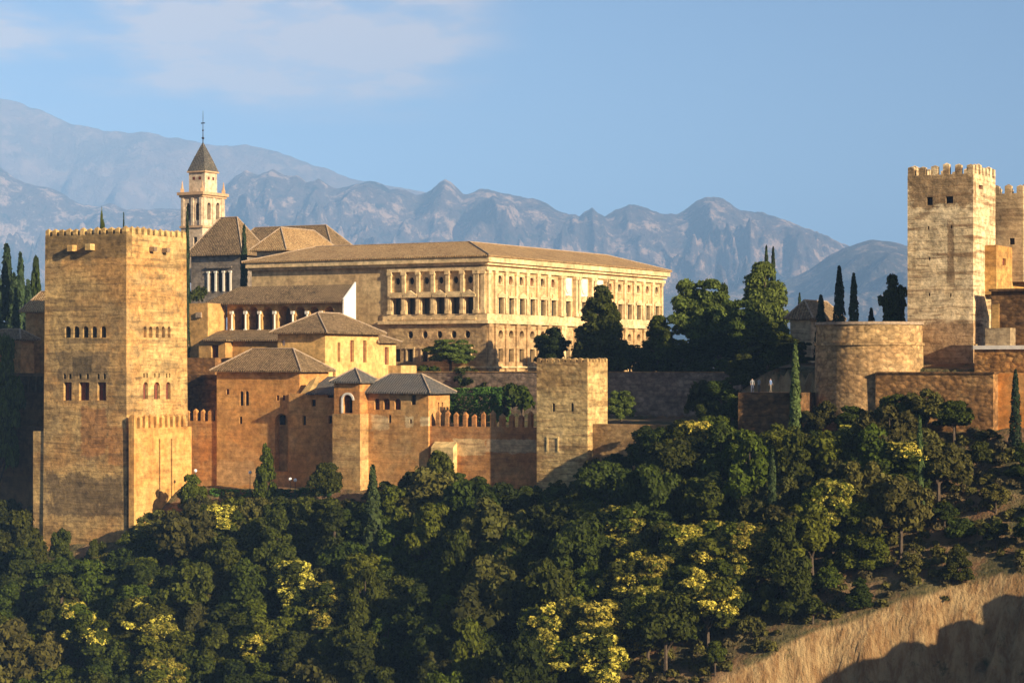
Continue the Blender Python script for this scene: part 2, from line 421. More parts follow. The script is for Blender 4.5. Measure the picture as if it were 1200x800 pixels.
def mountain(name, Yr, prof, depth, amp, mat, seed, nx=620, ny=170, base=-60, fx=520., fy=1600., power=1.15, back=1500.):
    px = np.array([p[0] for p in prof], float); py = np.array([p[1] for p in prof], float)
    xs = np.linspace((-230-600)/F*Yr, (1430-600)/F*Yr, nx)
    ys = Yr + np.concatenate([-depth*np.linspace(1, 0, ny)**1.35, np.linspace(back/10, back, 10)])
    def zf(X, Y):
        s = np.where(Y <= Yr, (Yr-Y)/depth, (Y-Yr)/back)
        wx = X + 90*fbm(X/1400, Y/1400, 3, seed+50)*Yr/10000
        q = wx/Yr*F+600
        H = (HY-np.interp(q, px, py))/F*Yr
        H = H + (fbm(X/160, np.zeros_like(X), 4, seed+7)*amp*.05)
        g = np.clip(1-s, 0, 1)**power
        rr = ridged(X/fx+.5*fbm(X/1100, Y/1100, 2, seed+3), Y/fy+.3*fbm(X/700, Y/700, 2, seed+9), 8, seed, .50)
        rr = np.minimum(rr*.72+.5*fbm(X/fx*1.6, Y/fx*1.6, 5, seed+31)+.35-1.80, 0)
        env = (sst(0, .20, s)*.94+.06)*sst(1.0, .6, s)*np.where(Y <= Yr, 1, .5)
        z = base + (H-base)*g + amp*rr*env
        # nothing in front may stand above the crest line seen from the town
        return z + CZ
    o = grid_mesh(name, xs, ys, zf, mat, True); o['kind'] = 'structure'; return o
m_far = mountain_mat('far_mountain_soil', (.17, .12, .105), (.115, .09, .085), (.24, .17, .14), .5, .0019, .12)
m_mid = mountain_mat('limestone_crags', (.12, .09, .085), (.028, .038, .04), (.52, .36, .27), .75, .0026)
m_hill = mountain_mat('scrubby_hills', (.085, .075, .065), (.035, .048, .038), (.34, .25, .19), 1.0, .0036)
mountain('far_mountains', 11800, [(-240,92),(-100,98),(0,112),(30,117),(67,132),(87,141),(133,151),(173,154),(213,162),(253,170),(290,169),(320,173),(360,185),(400,201),(430,210),(460,216),(490,222),(560,240),(700,262),(1000,290),(1430,330)], 2600, 260, m_far, 3, nx=420, ny=90, fx=900., fy=1500.)
mountain('mountain_range', 9000, [(-240,165),(-100,172),(0,190),(17,199),(43,211),(67,222),(88,235),(110,239),(140,237),(180,240),(215,242),(240,228),(255,212),(266,203),(277,200),(292,203),(310,197),(325,204),(340,203),(353,209),(367,206),(385,214),(400,217),(425,214),(450,219),(470,217),(490,222),(502,221),(512,213),(519,209.5),(527,212),(542,222),(556,218),(573,215),(592,222),(615,231),(630,234),(644,239),(660,245),(678,249),(687,244),(694,239),(700,244),(709,248),(722,242),(737,238),(752,243),(768,247),(782,246),(797,243),(806,237),(814,232),(822,228),(831,226),(842,231),(853,240),(870,243),(893,248),(920,255),(944,262),(965,272),(983,283),(1030,300),(1100,320),(1430,345)], 3900, 300, m_mid, 21, nx=1100, ny=230, fx=380., fy=1300., power=1.05)
mountain('foothills', 7000, [(-240,298),(-60,308),(0,316),(60,330),(140,334),(300,338),(420,338),(500,340),(600,342),(700,345),(790,344),(850,338),(900,330),(940,316),(965,297),(983,288),(1000,283),(1017,280),(1040,283),(1060,286),(1120,292),(1200,300),(1430,320)], 2600, 110, m_hill, 41, nx=700, ny=150, fx=420., fy=900., power=1.0)
ha, hn, hb = new_mat('haze_air')
hn.nodes.remove(hb)
pv = hn.nodes.new('ShaderNodeVolumePrincipled'); pv.inputs['Color'].default_value = (.25, .47, .90, 1)
pv.inputs['Density'].default_value = HAZE_DENSITY = 1.12e-4; pv.inputs['Anisotropy'].default_value = -0.28
hn.links.new(pv.outputs[0], hn.nodes['Material Output'].inputs['Volume'])
hz = MB(); hz.abox((0, 13000, CZ+1230), 60000, 40000, 2840)
hz.v = [(x, y, CZ+1640 if z > 1000 else CZ-190) for x, y, z in hz.v]
HAZE = hz.build('haze', ha); HAZE['kind'] = 'stuff'
#@@PART3
# ------------------------------------------------------------------ building tools
def panel(mb, O, U, n, L, z0, z1, holes, mi=0, seg=10):
    """a wall face with real openings. O: point at s=0 (xy), U: unit along, n: outward normal. hole = (s0,s1,za,zb,kind,depth)"""
    O = Vector((O.x, O.y, 0)); U = Vector((U.x, U.y, 0)); n = Vector((n.x, n.y, 0)); Z = Vector((0, 0, 1))
    def q(s, z, dep=0): return O + U*s + Z*z - n*dep
    S = sorted({0.0, L} | {h[0] for h in holes} | {h[1] for h in holes}); S = [s for s in S if 0 <= s <= L]
    Zs = sorted({z0, z1} | {h[2] for h in holes} | {h[3] for h in holes})
    Zs = [z for z in Zs if z0 <= z <= z1]
    for i in range(len(S)-1):
        for j in range(len(Zs)-1):
            cs, cz = (S[i]+S[i+1])/2, (Zs[j]+Zs[j+1])/2
            if any(h[0] < cs < h[1] and h[2] < cz < h[3] for h in holes): continue
            mb.quadn(q(S[i], Zs[j]), q(S[i+1], Zs[j]), q(S[i+1], Zs[j+1]), q(S[i], Zs[j+1]), n, mi)
    for h in holes:
        s0, s1, za, zb, kind, dep = h
        def rev(a, b, inward):   # reveal strip between two wall points
            mb.quadn(q(*a), q(*b), q(*b, dep), q(*a, dep), inward, mi)
        cx, r = (s0+s1)/2, (s1-s0)/2
        if kind == 'rect':
            rev((s0, za), (s0, zb), U); rev((s1, za), (s1, zb), -U); rev((s0, zb), (s1, zb), -Z); rev((s0, za), (s1, za), Z)
        elif kind == 'arch':
            rz = min(r*1.05, (zb-za)*.6); zc = zb-rz
            rev((s0, za), (s0, zc), U); rev((s1, za), (s1, zc), -U); rev((s0, za), (s1, za), Z)
            pts = [(cx-r*math.cos(math.pi*k/seg), zc+rz*math.sin(math.pi*k/seg)) for k in range(seg+1)]
            for a, b in zip(pts, pts[1:]):
                mb.quadn(q(*a), q(*b), q(b[0], zb), q(a[0], zb), n, mi)
                rev(a, b, Vector((0, 0, -1)) + U*(cx-(a[0]+b[0])/2))
        elif kind == 'round':
            zc = (za+zb)/2; rz = (zb-za)/2
            for sg in (1, -1):
                ze = zb if sg > 0 else za
                pts = [(cx-r*math.cos(math.pi*k/seg), zc+sg*rz*math.sin(math.pi*k/seg)) for k in range(seg+1)]
                for a, b in zip(pts, pts[1:]):
                    mb.quadn(q(*a), q(*b), q(b[0], ze), q(a[0], ze), n, mi)
                    rev(a, b, Vector((0, 0, -sg)) + U*(cx-(a[0]+b[0])/2))

class Bld:
    """a block on the fortress grid; opening positions are measured on its north (N) and west (W) fronts"""
    def __init__(s, name, label, cat, pxl, pxc, pxr, d, ztop, zbot, group=None, dback=None):
        s.d1 = d; s.t0 = tN(pxl, d); s.t1 = tN(pxc, d)
        s.d0 = dW(pxr, s.t1) if dback is None else dback
        s.zt = zz(ztop, s.t1, d); s.zb = zz(zbot, s.t1, d) if zbot is not None else gtd((s.t0+s.t1)/2, d)-3
        s.root = thing(name, label, cat, pt((s.t0+s.t1)/2, (s.d0+s.d1)/2, s.zb), group)
        s.hn = []; s.hw = []; s.warp = None
    def sN(s, px): return tN(px, s.d1)-s.t0
    def sW(s, px): return s.d1-dW(px, s.t1)
    def hole(s, face, a, b, ya, yb, kind='rect', dep=.45, mat=None, name='window', style=None, panecut=0.03):
        """px range a..b, py range ya (top)..yb (bottom)"""
        if face == 'N':
            s0, s1 = s.sN(a), s.sN(b); tm = s.t0+(s0+s1)/2; za, zb = zz(yb, tm, s.d1), zz(ya, tm, s.d1)
        else:
            s0, s1 = s.sW(a), s.sW(b); dm = s.d1-(s0+s1)/2; za, zb = zz(yb, s.t1, dm), zz(ya, s.t1, dm)
        h = (s0, s1, za, zb, kind, dep)
        (s.hn if face == 'N' else s.hw).append(h)
        if mat is None: return h
        o = s.frameat(face)
        m = MB(); pane(m, o, h, panecut)
        w = m.build(name, mat, s.root, warp=s.warp)
        if style == 'bars':
            f = MB(); window_bars(f, o, h); sub(f, 'frame', M['wood'], w, warp=s.warp)
        return w
    def frameat(s, face):
        if face == 'N': return (pt(s.t0, s.d1), UR, UF)
        return (pt(s.t1, s.d1), -UF, UR)
    def walls(s, mat, parapet=None, holes=True, name='wall', top=True):
        m = MB(); W, D = s.t1-s.t0, s.d1-s.d0
        panel(m, pt(s.t0, s.d1), UR, UF, W, s.zb, s.zt, s.hn)
        panel(m, pt(s.t1, s.d1), -UF, UR, D, s.zb, s.zt, s.hw)
        panel(m, pt(s.t0, s.d0), UR, -UF, W, s.zb, s.zt, [])
        panel(m, pt(s.t0, s.d1), -UF, -UR, D, s.zb, s.zt, [])
        if parapet:
            th, dp = parapet
            a = [(s.t0, s.d1), (s.t1, s.d1), (s.t1, s.d0), (s.t0, s.d0)]
            b = [(s.t0+th, s.d1-th), (s.t1-th, s.d1-th), (s.t1-th, s.d0+th), (s.t0+th, s.d0+th)]
            for i in range(4):
                j = (i+1) % 4
                m.face([pt(*a[i], s.zt), pt(*a[j], s.zt), pt(*b[j], s.zt), pt(*b[i], s.zt)])
                m.face([pt(*b[i], s.zt), pt(*b[j], s.zt), pt(*b[j], s.zt-dp), pt(*b[i], s.zt-dp)])
            m.face([pt(*p, s.zt-dp) for p in b])
        elif top:
            m.face([pt(s.t0, s.d1, s.zt), pt(s.t1, s.d1, s.zt), pt(s.t1, s.d0, s.zt), pt(s.t0, s.d0, s.zt)])
        return m.build(name, mat, s.root, warp=s.warp)
    def roof(s, rise, mat, over=.6, ridge=None, z=None, th=.22, inset=None, name='roof'):
        m = MB(); z = s.zt if z is None else z
        t0, t1, d0, d1 = s.t0-over, s.t1+over, s.d0-over, s.d1+over
        W, D = t1-t0, d1-d0; z += .02
        if inset is None:
            i = min(W, D)/2
            if W >= D: r = [(t0+i, (d0+d1)/2), (t1-i, (d0+d1)/2)]
            else: r = [((t0+t1)/2, d1-i), ((t0+t1)/2, d0+i)]
        e = [(t0, d1), (t1, d1), (t1, d0), (t0, d0)]
        E = [pt(*p, z+th) for p in e]; B = [pt(*p, z) for p in e]
        for i4 in range(4): m.face([B[i4], B[(i4+1) % 4], E[(i4+1) % 4], E[i4]])
        m.face(B[::-1])
        lines = []
        if inset is not None:
            q = [(t0+inset, d1-inset), (t1-inset, d1-inset), (t1-inset, d0+inset), (t0+inset, d0+inset)]
            T = [pt(*p, z+th+rise) for p in q]
            for i4 in range(4): m.face([E[i4], E[(i4+1) % 4], T[(i4+1) % 4], T[i4]])
            m.face(T)
            lines = [(E[k], T[k]) for k in range(4)] + [(T[k], T[(k+1) % 4]) for k in range(4)]
        else:
            A, Bq = pt(*r[0], z+th+rise), pt(*r[1], z+th+rise)
            if W >= D:
                m.face([E[0], E[1], Bq, A]); m.face([E[1], E[2], Bq]); m.face([E[2], E[3], A, Bq]); m.face([E[3], E[0], A])
                lines = [(E[0], A), (E[3], A), (E[1], Bq), (E[2], Bq), (A, Bq)]
            else:
                m.face([E[0], E[1], A]); m.face([E[1], E[2], Bq, A]); m.face([E[2], E[3], Bq]); m.face([E[3], E[0], A, Bq])
                lines = [(E[0], A), (E[1], A), (E[2], Bq), (E[3], Bq), (A, Bq)]
        o = m.build(name, mat, s.root)
        c = MB()
        for a, b in lines:
            if (a-b).length > .05: c.tube(a+Vector((0, 0, .02)), b+Vector((0, 0, .02)), .13, .13, 6)
        sub(c, 'ridge_tiles', M['ridge'], o)
        return o
    def merlons(s, w, gap, h, mat, dep=.6, sides='NWES', cap=.3, name='merlon', lift=0):
        z = s.zt+lift; P = w+gap
        me = MB(); merlon_mesh(me, w, dep, h, cap)
        proto = None
        def put(p, along):
            nonlocal proto
            rz = math.atan2(along.y, along.x)
            if s.warp: p = s.warp(p)
            if proto is None:
                o = raw_build(me, name, mat)
                proto = o
            else:
                o = proto.copy(); C.objects.link(o)
            o.parent = s.root; o.location = p-Vector(s.root['_w']); o.rotation_euler = (random.uniform(-.03, .03), random.uniform(-.03, .03), rz+random.uniform(-.05, .05)); o.scale = (random.uniform(.9, 1.06), 1, random.uniform(.8, 1.08))
        W, D = s.t1-s.t0, s.d1-s.d0; h2 = dep/2+.003
        for sd_ in sides:
            L = W if sd_ in 'NS' else D
            n = max(2, round((L-w)/P)+1); stp = (L-w)/(n-1)
            for k in range(n):
                if sd_ in 'WES' and k == 0 and sd_ != 'S': continue
                if sd_ in 'WE' and k == n-1: continue
                a = w/2+k*stp
                if sd_ == 'N': put(pt(s.t0+a, s.d1-h2, z), UR)
                if sd_ == 'S': put(pt(s.t0+a, s.d0+h2, z), UR)
                if sd_ == 'W': put(pt(s.t1-h2, s.d1-a, z), UF)
                if sd_ == 'E': put(pt(s.t0+h2, s.d1-a, z), UF)
def raw_build(mb, name, mat):
    me = bpy.data.meshes.new(name); me.from_pydata(mb.v, [], mb.f); me.materials.append(mat); me.update()
    o = bpy.data.objects.new(name, me); C.objects.link(o); return o
def merlon_mesh(m, w, dep, h, cap):
    q = [(-1, -1), (1, -1), (1, 1), (-1, 1)]
    lo = [(a*w/2, b*dep/2, -.05) for a, b in q]; hi = [(a*w/2*.97, b*dep/2*.97, h) for a, b in q]
    i = 0; m.v += lo+hi+[(0, 0, h+cap)]
    for f in ((3,2,1,0), (0,1,5,4), (1,2,6,5), (2,3,7,6), (3,0,4,7), (4,5,8), (5,6,8), (6,7,8), (7,4,8)): m.f.append(f); m.mi.append(0)
def pane(m, fr, h, cut=.03):
    O, U, n = fr; s0, s1, za, zb, kind, dep = h
    O = Vector((O.x, O.y, 0)); U = Vector((U.x, U.y, 0)); n = Vector((n.x, n.y, 0)); Z = Vector((0, 0, 1))
    e = .02; dd = dep-cut
    q = lambda s, z, k: O+U*s+Z*z-n*k
    lo = [q(s0+e, za+e, dd), q(s1-e, za+e, dd), q(s1-e, za+e, dd+.08), q(s0+e, za+e, dd+.08)]
    hi = [q(s0+e, zb-e, dd), q(s1-e, zb-e, dd), q(s1-e, zb-e, dd+.08), q(s0+e, zb-e, dd+.08)]
    m.hexa(lo, hi)
def window_bars(m, fr, h):
    O, U, n = fr; s0, s1, za, zb, kind, dep = h
    def bar(a, b, c, d):
        dd = dep-.10
        q = lambda s, z, k: Vector((O.x, O.y, 0))+Vector((U.x, U.y, 0))*s+Vector((0, 0, z))-Vector((n.x, n.y, 0))*k
        m.hexa([q(a, c, dd), q(b, c, dd), q(b, c, dd+.06), q(a, c, dd+.06)], [q(a, d, dd), q(b, d, dd), q(b, d, dd+.06), q(a, d, dd+.06)])
    w = .07; cx = (s0+s1)/2; z1 = zb-.02
    bar(cx-w/2, cx+w/2, za+.03, z1-.05); bar(s0+.03, s0+.03+w, za+.03, z1-.05); bar(s1-.03-w, s1-.03, za+.03, z1-.05)
    zc = za+(zb-za)*.6; bar(s0+.12, cx-w, zc, zc+w); bar(cx+w, s1-.12, zc, zc+w)
def fbox(m, fr, s0, s1, za, zb, out, inn=0.0):
    """a block standing 'out' proud of a front"""
    O, U, n = fr
    q = lambda s, z, k: Vector((O.x, O.y, 0))+Vector((U.x, U.y, 0))*s+Vector((0, 0, z))+Vector((n.x, n.y, 0))*k
    m.hexa([q(s0, za, out), q(s1, za, out), q(s1, za, -inn), q(s0, za, -inn)], [q(s0, zb, out), q(s1, zb, out), q(s1, zb, -inn), q(s0, zb, -inn)])
def pediment(m, fr, s0, s1, za, zb, out):
    O, U, n = fr
    q = lambda s, z, k: Vector((O.x, O.y, 0))+Vector((U.x, U.y, 0))*s+Vector((0, 0, z))+Vector((n.x, n.y, 0))*k
    c = (s0+s1)/2; f = [q(s0, za, out), q(s1, za, out), q(c, zb, out)]; b = [q(s0, za, 0), q(s1, za, 0), q(c, zb, 0)]
    m.face(f); m.face([f[0], b[0], b[1], f[1]]); m.face([f[1], b[1], b[2], f[2]]); m.face([f[2], b[2], b[0], f[0]])

M = {}
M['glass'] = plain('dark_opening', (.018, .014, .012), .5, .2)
M['glass2'] = plain('window_glass', (.028, .032, .030), .3, .3)
M['shutter'] = plain('red_brown_shutter', (.14, .035, .02), .7, .35, 4)
M['shutter2'] = plain('lattice_shutter', (.20, .055, .03), .7, .35, 4)
M['wood'] = plain('old_wood', (.10, .06, .035), .8, .3)
M['white'] = plain('limewash', (.80, .76, .68), .9, .10)
M['marble'] = plain('pale_marble', (.72, .66, .56), .7, .12)
M['ridge'] = plain('ridge_clay', (.34, .25, .17), .9, .35, 3)
M['metal'] = plain('dark_iron', (.05, .05, .06), .5, .2, metal=.6)
M['roof'] = tiles('brown_roof_tiles', (.22, .14, .07), (.14, .09, .045), (.32, .22, .115))
M['roof_or'] = tiles('orange_roof_tiles', (.42, .255, .11), (.32, .185, .08), (.48, .33, .16))
M['slate'] = tiles('grey_glazed_tiles', (.10, .10, .10), (.14, .12, .10), (.17, .15, .13))

ORG, RED, SAND, PALE = (.52, .33, .16), (.42, .19, .09), (.56, .42, .22), (.60, .50, .33)
# ------------------------------------------------------------------ the great tower
def plN(px, d): return tN(px, d)
T1 = Bld('battlemented_tower', 'huge square battlemented tower with rows of small arched windows, leftmost of the towers', 'tower', 53, 148, 218.3, 13.1, 273.5, 655)
t1c, d1c = (T1.t0+T1.t1)/2, (T1.d0+T1.d1)/2
ctr = pt(t1c, d1c)
def batter(p, k=.034):
    f = 1 + k*max(0, (T1.zt-p.z))/(T1.zt-T1.zb)
    return Vector((ctr.x+(p.x-ctr.x)*f, ctr.y+(p.y-ctr.y)*f, p.z))
T1.warp = batter
def zN(b, py): return zz(py, b.t1, b.d1)
pD = T1.d1
patches1 = [
    (tN(96, pD), tN(125, pD), pD, zN(T1, 535), zN(T1, 478), (.38, .17, .08), .6, .25),
    (tN(128, pD), tN(150, pD), pD, zN(T1, 545), zN(T1, 500), (.40, .18, .08), .6, .3),
    (tN(70, pD), tN(128, pD), pD, zN(T1, 448), zN(T1, 412), (.17, .14, .11), .75, .35),
    (tN(86, pD), tN(108, pD), pD, zN(T1, 440), zN(T1, 418), (.10, .085, .07), .8, .2),
    (tN(60, pD), tN(150, pD), pD, zN(T1, 605), zN(T1, 560), (.14, .11, .085), .75, .5),
    (tN(52, pD), tN(150, pD), pD, zN(T1, 302), zN(T1, 272), (.20, .15, .09), .8, .2),
    (tN(84, pD), tN(122, pD), pD, zN(T1, 400), zN(T1, 330), (.30, .22, .13), .5, .4),
    (tN(76, pD), tN(128, pD), pD, zN(T1, 402), zN(T1, 396), (.18, .14, .10), .7, .25),
]
m_t1 = stone('great_tower_plaster', (.49, .31, .155), (.56, .42, .24), (.34, .27, .18), .7, dark=(.13, .095, .065), strata=.6, streak=.38, bmp=.20, patches=patches1, off=1, contrast=1.2)
for a, b in ((76.5, 83.5), (86.5, 93.5), (97.5, 103.8), (107.5, 113.8), (118, 124.5)):
    T1.hole('N', a, b, 382, 395.5, 'arch', .7, M['glass'])
for a, b in ((168, 171.4), (174.5, 178.2), (182, 185.5), (189, 192.5), (195.8, 199.2)):
    T1.hole('W', a, b, 382.5, 395.5, 'arch', .6, M['shutter2'])
for a, b in ((75.5, 84.8), (93.4, 105), (114.4, 124.5)):
    T1.hole('N', a, b, 447.8, 469, 'rect', .5, M['shutter'], style='bars')
    T1.hole('N', a-.6, a+2.6, 437.5, 444, 'arch', .4, M['glass'])
    T1.hole('N', b-3.6, b-.4, 437.5, 444, 'arch', .4, M['glass'])
for a, b in ((167.2, 173), (179.7, 186.8), (193.4, 199)):
    T1.hole('W', a, b, 447.5, 467.5, 'arch', .5, M['shutter2'], style='bars')
    T1.hole('W', a+.2, a+2.0, 437, 442.5, 'arch', .35, M['glass'])
    T1.hole('W', b-2.0, b-.2, 437, 442.5, 'arch', .35, M['glass'])
T1.walls(m_t1, parapet=(.8, 1.5))
T1.merlons(.72, .58, .82, m_t1, dep=.7, cap=.32)
# lighter lime courses under the battlements
for px, py in ((87, 290.5), (108, 289)):
    m = MB(); s = T1.sN(px); z = zz(py, T1.t0+s, pD); fbox(m, T1.frameat('N'), s-.45, s+.45, z-.5, z+.35, .95, .1)
    m.build('stone_spout', stone('spout_stone', SAND, PALE, ORG, bmp=.05) if 'spout' not in M else M['spout'], T1.root, warp=batter)
for px, py in ((176.5, 292), (191.5, 293.5)):
    m = MB(); s = T1.sW(px); z = zz(py, T1.t1, T1.d1-s); fbox(m, T1.frameat('W'), s-.35, s+.35, z-.3, z+.3, .9, .1)
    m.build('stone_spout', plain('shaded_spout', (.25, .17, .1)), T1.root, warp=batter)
# eastern foot of the tower, a step wider
m = MB(); zs = zN(T1, 507); tb = tN(38.5, pD)
m.box(tb, T1.t0+.3, pD-9, pD-.05, T1.zb, zs)
m.build('buttress', m_t1, T1.root)

# bastion in front of the tower's west side
B1 = Bld('battlemented_bastion', 'sunlit orange bastion with tall thin battlements against the foot of the huge tower', 'bastion', 148, 157, 224.5, 13.6, 502, 655)
B1.t0 = T1.t1+.95; B1.root.location = pt(B1.t0, B1.d1, B1.zb); B1.root['_w'] = tuple(B1.root.location)
m_b1 = stone('bastion_plaster', (.58, .38, .17), (.54, .31, .13), (.62, .45, .24), .5, dark=(.26, .14, .06), strata=.35, streak=.45, bmp=.08, off=2)
for px in (187, 201):
    s = B1.sW(px); z1 = zz(514, B1.t1, B1.d1-s)
    B1.hw.append((s-.16, s+.16, z1-8.3, z1, 'rect', .25))
B1.t0 = min(B1.t0, B1.t1-.9)
B1.walls(m_b1)
B1.merlons(.62, .55, 1.55, m_b1, dep=.6, sides='NW', cap=.35)
for h in B1.hw:
    m = MB(); pane(m, B1.frameat('W'), h, 0.0); m.build('drain_slot', M['wood'], B1.root)

# ------------------------------------------------------------------ curtain wall next to the bastion
def curtain(label, pxa, pxb, d, ytop, zbot, mat, mer=None, th=1.4, group=None, name='battlemented_wall'):
    b = Bld(name, label, 'wall', pxa, pxb, pxb, d, ytop, zbot, group, dback=d-th)
    b.walls(mat)
    if mer: b.merlons(mer[0], mer[1], mer[2], mat, dep=.55, sides='N', cap=mer[3])
    return b
m_ca = stone('red_rammed_earth', (.47, .24, .105), (.52, .30, .14), (.42, .30, .18), .6, dark=(.24, .12, .06), strata=.5, streak=.3, bmp=.10, off=3)
curtain('short length of orange battlemented wall right beside the sunlit bastion', 218, 256, -.3, 493.5, 600, m_ca, (.55, .62, 1.35, .35))
m_rough = stone('dark_rough_brick', (.20, .115, .065), (.15, .09, .055), (.27, .17, .10), .6, dark=(.07, .045, .03), strata=.6, streak=.3, rubble=.6, bmp=.15, off=4)
b = Bld('rough_brick_wall', 'dark rough brick wall behind the short battlemented wall beside the bastion', 'wall', 214, 257, 257, -3.2, 439, 600, dback=-6); b.walls(m_rough)

# ------------------------------------------------------------------ plastered hall with two light window (D) and its neighbour (E)
Ysh = M['roof']
patD = [(tN(254, 0), tN(300, 0), 0, CZ-16.5, CZ-13, (.55, .40, .27), .7, .35)]
m_d = stone('orange_plaster', (.50, .27, .115), (.54, .33, .155), (.46, .31, .18), .6, dark=(.30, .17, .09), strata=.4, streak=.25, bmp=.07, patches=patD, off=5)
D = Bld('tower_house', 'tall orange plastered house with a twin window under a long hipped roof', 'house', 254, 351, 385, 0, 436, 600)
D.hole('N', 281, 285.3, 458, 475, 'arch', .4, M['glass']); D.hole('N', 287.4, 291.6, 458, 475, 'arch', .4, M['glass'])
D.hole('N', 280.5, 283.8, 488, 496.5, 'rect', .3, M['glass'])
D.hole('N', 265, 268.5, 455.5, 462, 'rect', .25, M['shutter'])
for px in (324, 331, 343): D.hole('N', px, px+3, 463, 469, 'rect', .2, M['shutter'])
D.hole('N', 322, 337.5, 484.5, 552, 'arch', 1.1, m_d, name='blind_arch')
D.walls(m_d); D.roof(zz(409, D.t0+6, -3.4)-D.zt-.2, M['roof'], over=.75)
m = MB(); s = D.sN(326); fbox(m, D.frameat('N'), s-.3, s+.5, zz(498, D.t1, 0), zz(487, D.t1, 0), -.85, 1.0); m.build('niche_window', M['glass'], D.root)

E = Bld('plastered_house', 'shaded orange house with grey tiled lean-to roof between the tall house and the arched turret', 'house', 338.5, 396, 402, .5, 461, 600)
for a, b_, c, dd in ((365, 370, 468, 476), (354.5, 358.5, 487, 498), (385, 389, 487, 496), (384, 391, 461.5, 466)):
    E.hole('N', a, b_, c, dd, 'rect', .35, M['glass'])
E.walls(m_d)
m = MB(); z0 = E.zt+.02; zr = zz(441, E.t0, -4)
ta, tb_ = tN(361, E.d1), E.t1+.5
m.face([pt(ta, E.d1+.5, z0), pt(tb_, E.d1+.5, z0), pt(tb_, -4.2, zr), pt(ta, -4.2, zr)])
m.face([pt(ta, E.d1+.5, z0-.2), pt(ta, -4.2, z0-.2), pt(tb_, -4.2, z0-.2), pt(tb_, E.d1+.5, z0-.2)])
m.face([pt(ta, E.d1+.5, z0-.2), pt(tb_, E.d1+.5, z0-.2), pt(tb_, E.d1+.5, z0), pt(ta, E.d1+.5, z0)])
m.face([pt(ta, E.d1+.5, z0-.2), pt(ta, E.d1+.5, z0), pt(ta, -4.2, zr), pt(ta, -4.2, z0-.2)])
m.face([pt(tb_, E.d1+.5, z0-.2), pt(tb_, -4.2, z0-.2), pt(tb_, -4.2, zr), pt(tb_, E.d1+.5, z0)])
m.face([pt(ta, -4.2, z0-.2), pt(ta, -4.2, zr), pt(tb_, -4.2, zr), pt(tb_, -4.2, z0-.2)])
m.build('roof', M['slate'], E.root)
# the sloping stair parapet between D and E
m_lit = stone('yellow_plaster', (.66, .48, .27), (.63, .44, .23), (.68, .54, .35), .5, dark=(.40, .26, .13), strata=.2, streak=.22, bmp=.05, off=6)
m = MB()
sa = [pt(tN(352, .5), .45, E.zt), pt(tN(361, .5), .45, E.zt), pt(tN(371, .5), .45, zz(441, E.t0, .5)), pt(tN(363, .5), .45, zz(446, E.t0, .5))]
m.face(sa); m.face([p-Vector((UF.x, UF.y, 0))*1.2 for p in sa][::-1])
for i in range(4): m.face([sa[i], sa[i]-Vector((UF.x, UF.y, 0))*1.2, sa[(i+1) % 4]-Vector((UF.x, UF.y, 0))*1.2, sa[(i+1) % 4]][::1])
m.build('stair_parapet', m_lit, E.root)

# ------------------------------------------------------------------ arched turret with its pyramid roof (F)
m_f = stone('turret_brick', (.46, .23, .10), (.50, .27, .12), (.40, .22, .11), .5, dark=(.22, .11, .06), strata=.5, streak=.2, bmp=.08, off=7)
m_f2 = stone('turret_plinth', (.50, .36, .21), (.44, .29, .155), (.52, .40, .25), .6, dark=(.25, .16, .10), strata=.6, streak=.3, bmp=.12, off=8)
Fm = Bld('arched_turret', 'slender turret with one open arch and a small pyramid roof, on a tall stone shaft', 'turret', 391.5, 421.5, 441, 3.7, 449, None)
Fm.zb = zz(485, Fm.t1, 3.7)
Fm.hole('N', 402.3, 413, 462.3, 484, 'arch', 1.6, M['glass'], name='arch_opening')
Fm.walls(m_f)
m = MB(); o = Fm.frameat('N'); s0, s1 = Fm.sN(402.3), Fm.sN(413); za = zz(484, Fm.t1, 3.7); zb_ = zz(462.3, Fm.t1, 3.7)
r = (s1-s0)/2+.02; cx = (s0+s1)/2; zc = zb_-r
for k in range(12):
    a0, a1 = math.pi*k/12, math.pi*(k+1)/12
    q = lambda s, z, kk: Vector((o[0].x, o[0].y, 0))+Vector((UR.x, UR.y, 0))*s+Vector((0, 0, z))+Vector((UF.x, UF.y, 0))*kk
    m.hexa([q(cx+r*math.cos(a0), zc+r*math.sin(a0), .12), q(cx+(r+.28)*math.cos(a0), zc+(r+.28)*math.sin(a0), .12), q(cx+(r+.28)*math.cos(a0), zc+(r+.28)*math.sin(a0), -.1), q(cx+r*math.cos(a0), zc+r*math.sin(a0), -.1)],
           [q(cx+r*math.cos(a1), zc+r*math.sin(a1), .12), q(cx+(r+.28)*math.cos(a1), zc+(r+.28)*math.sin(a1), .12), q(cx+(r+.28)*math.cos(a1), zc+(r+.28)*math.sin(a1), -.1), q(cx+r*math.cos(a1), zc+r*math.sin(a1), -.1)])
fbox(m, o, s0-.30, s0-.02, za, zc, .10, .1)
m.build('arch_moulding', M['marble'], Fm.root)
Fm.roof(zz(431.5, Fm.t1-2, 1.5)-Fm.zt-.2, M['slate'], over=.5)
zsh = Fm.zb
m = MB(); m.box(Fm.t0-.15, Fm.t1+.15, Fm.d0, Fm.d1+.15, CZ-22, zsh+.003); m.build('shaft', m_f2, Fm.root)

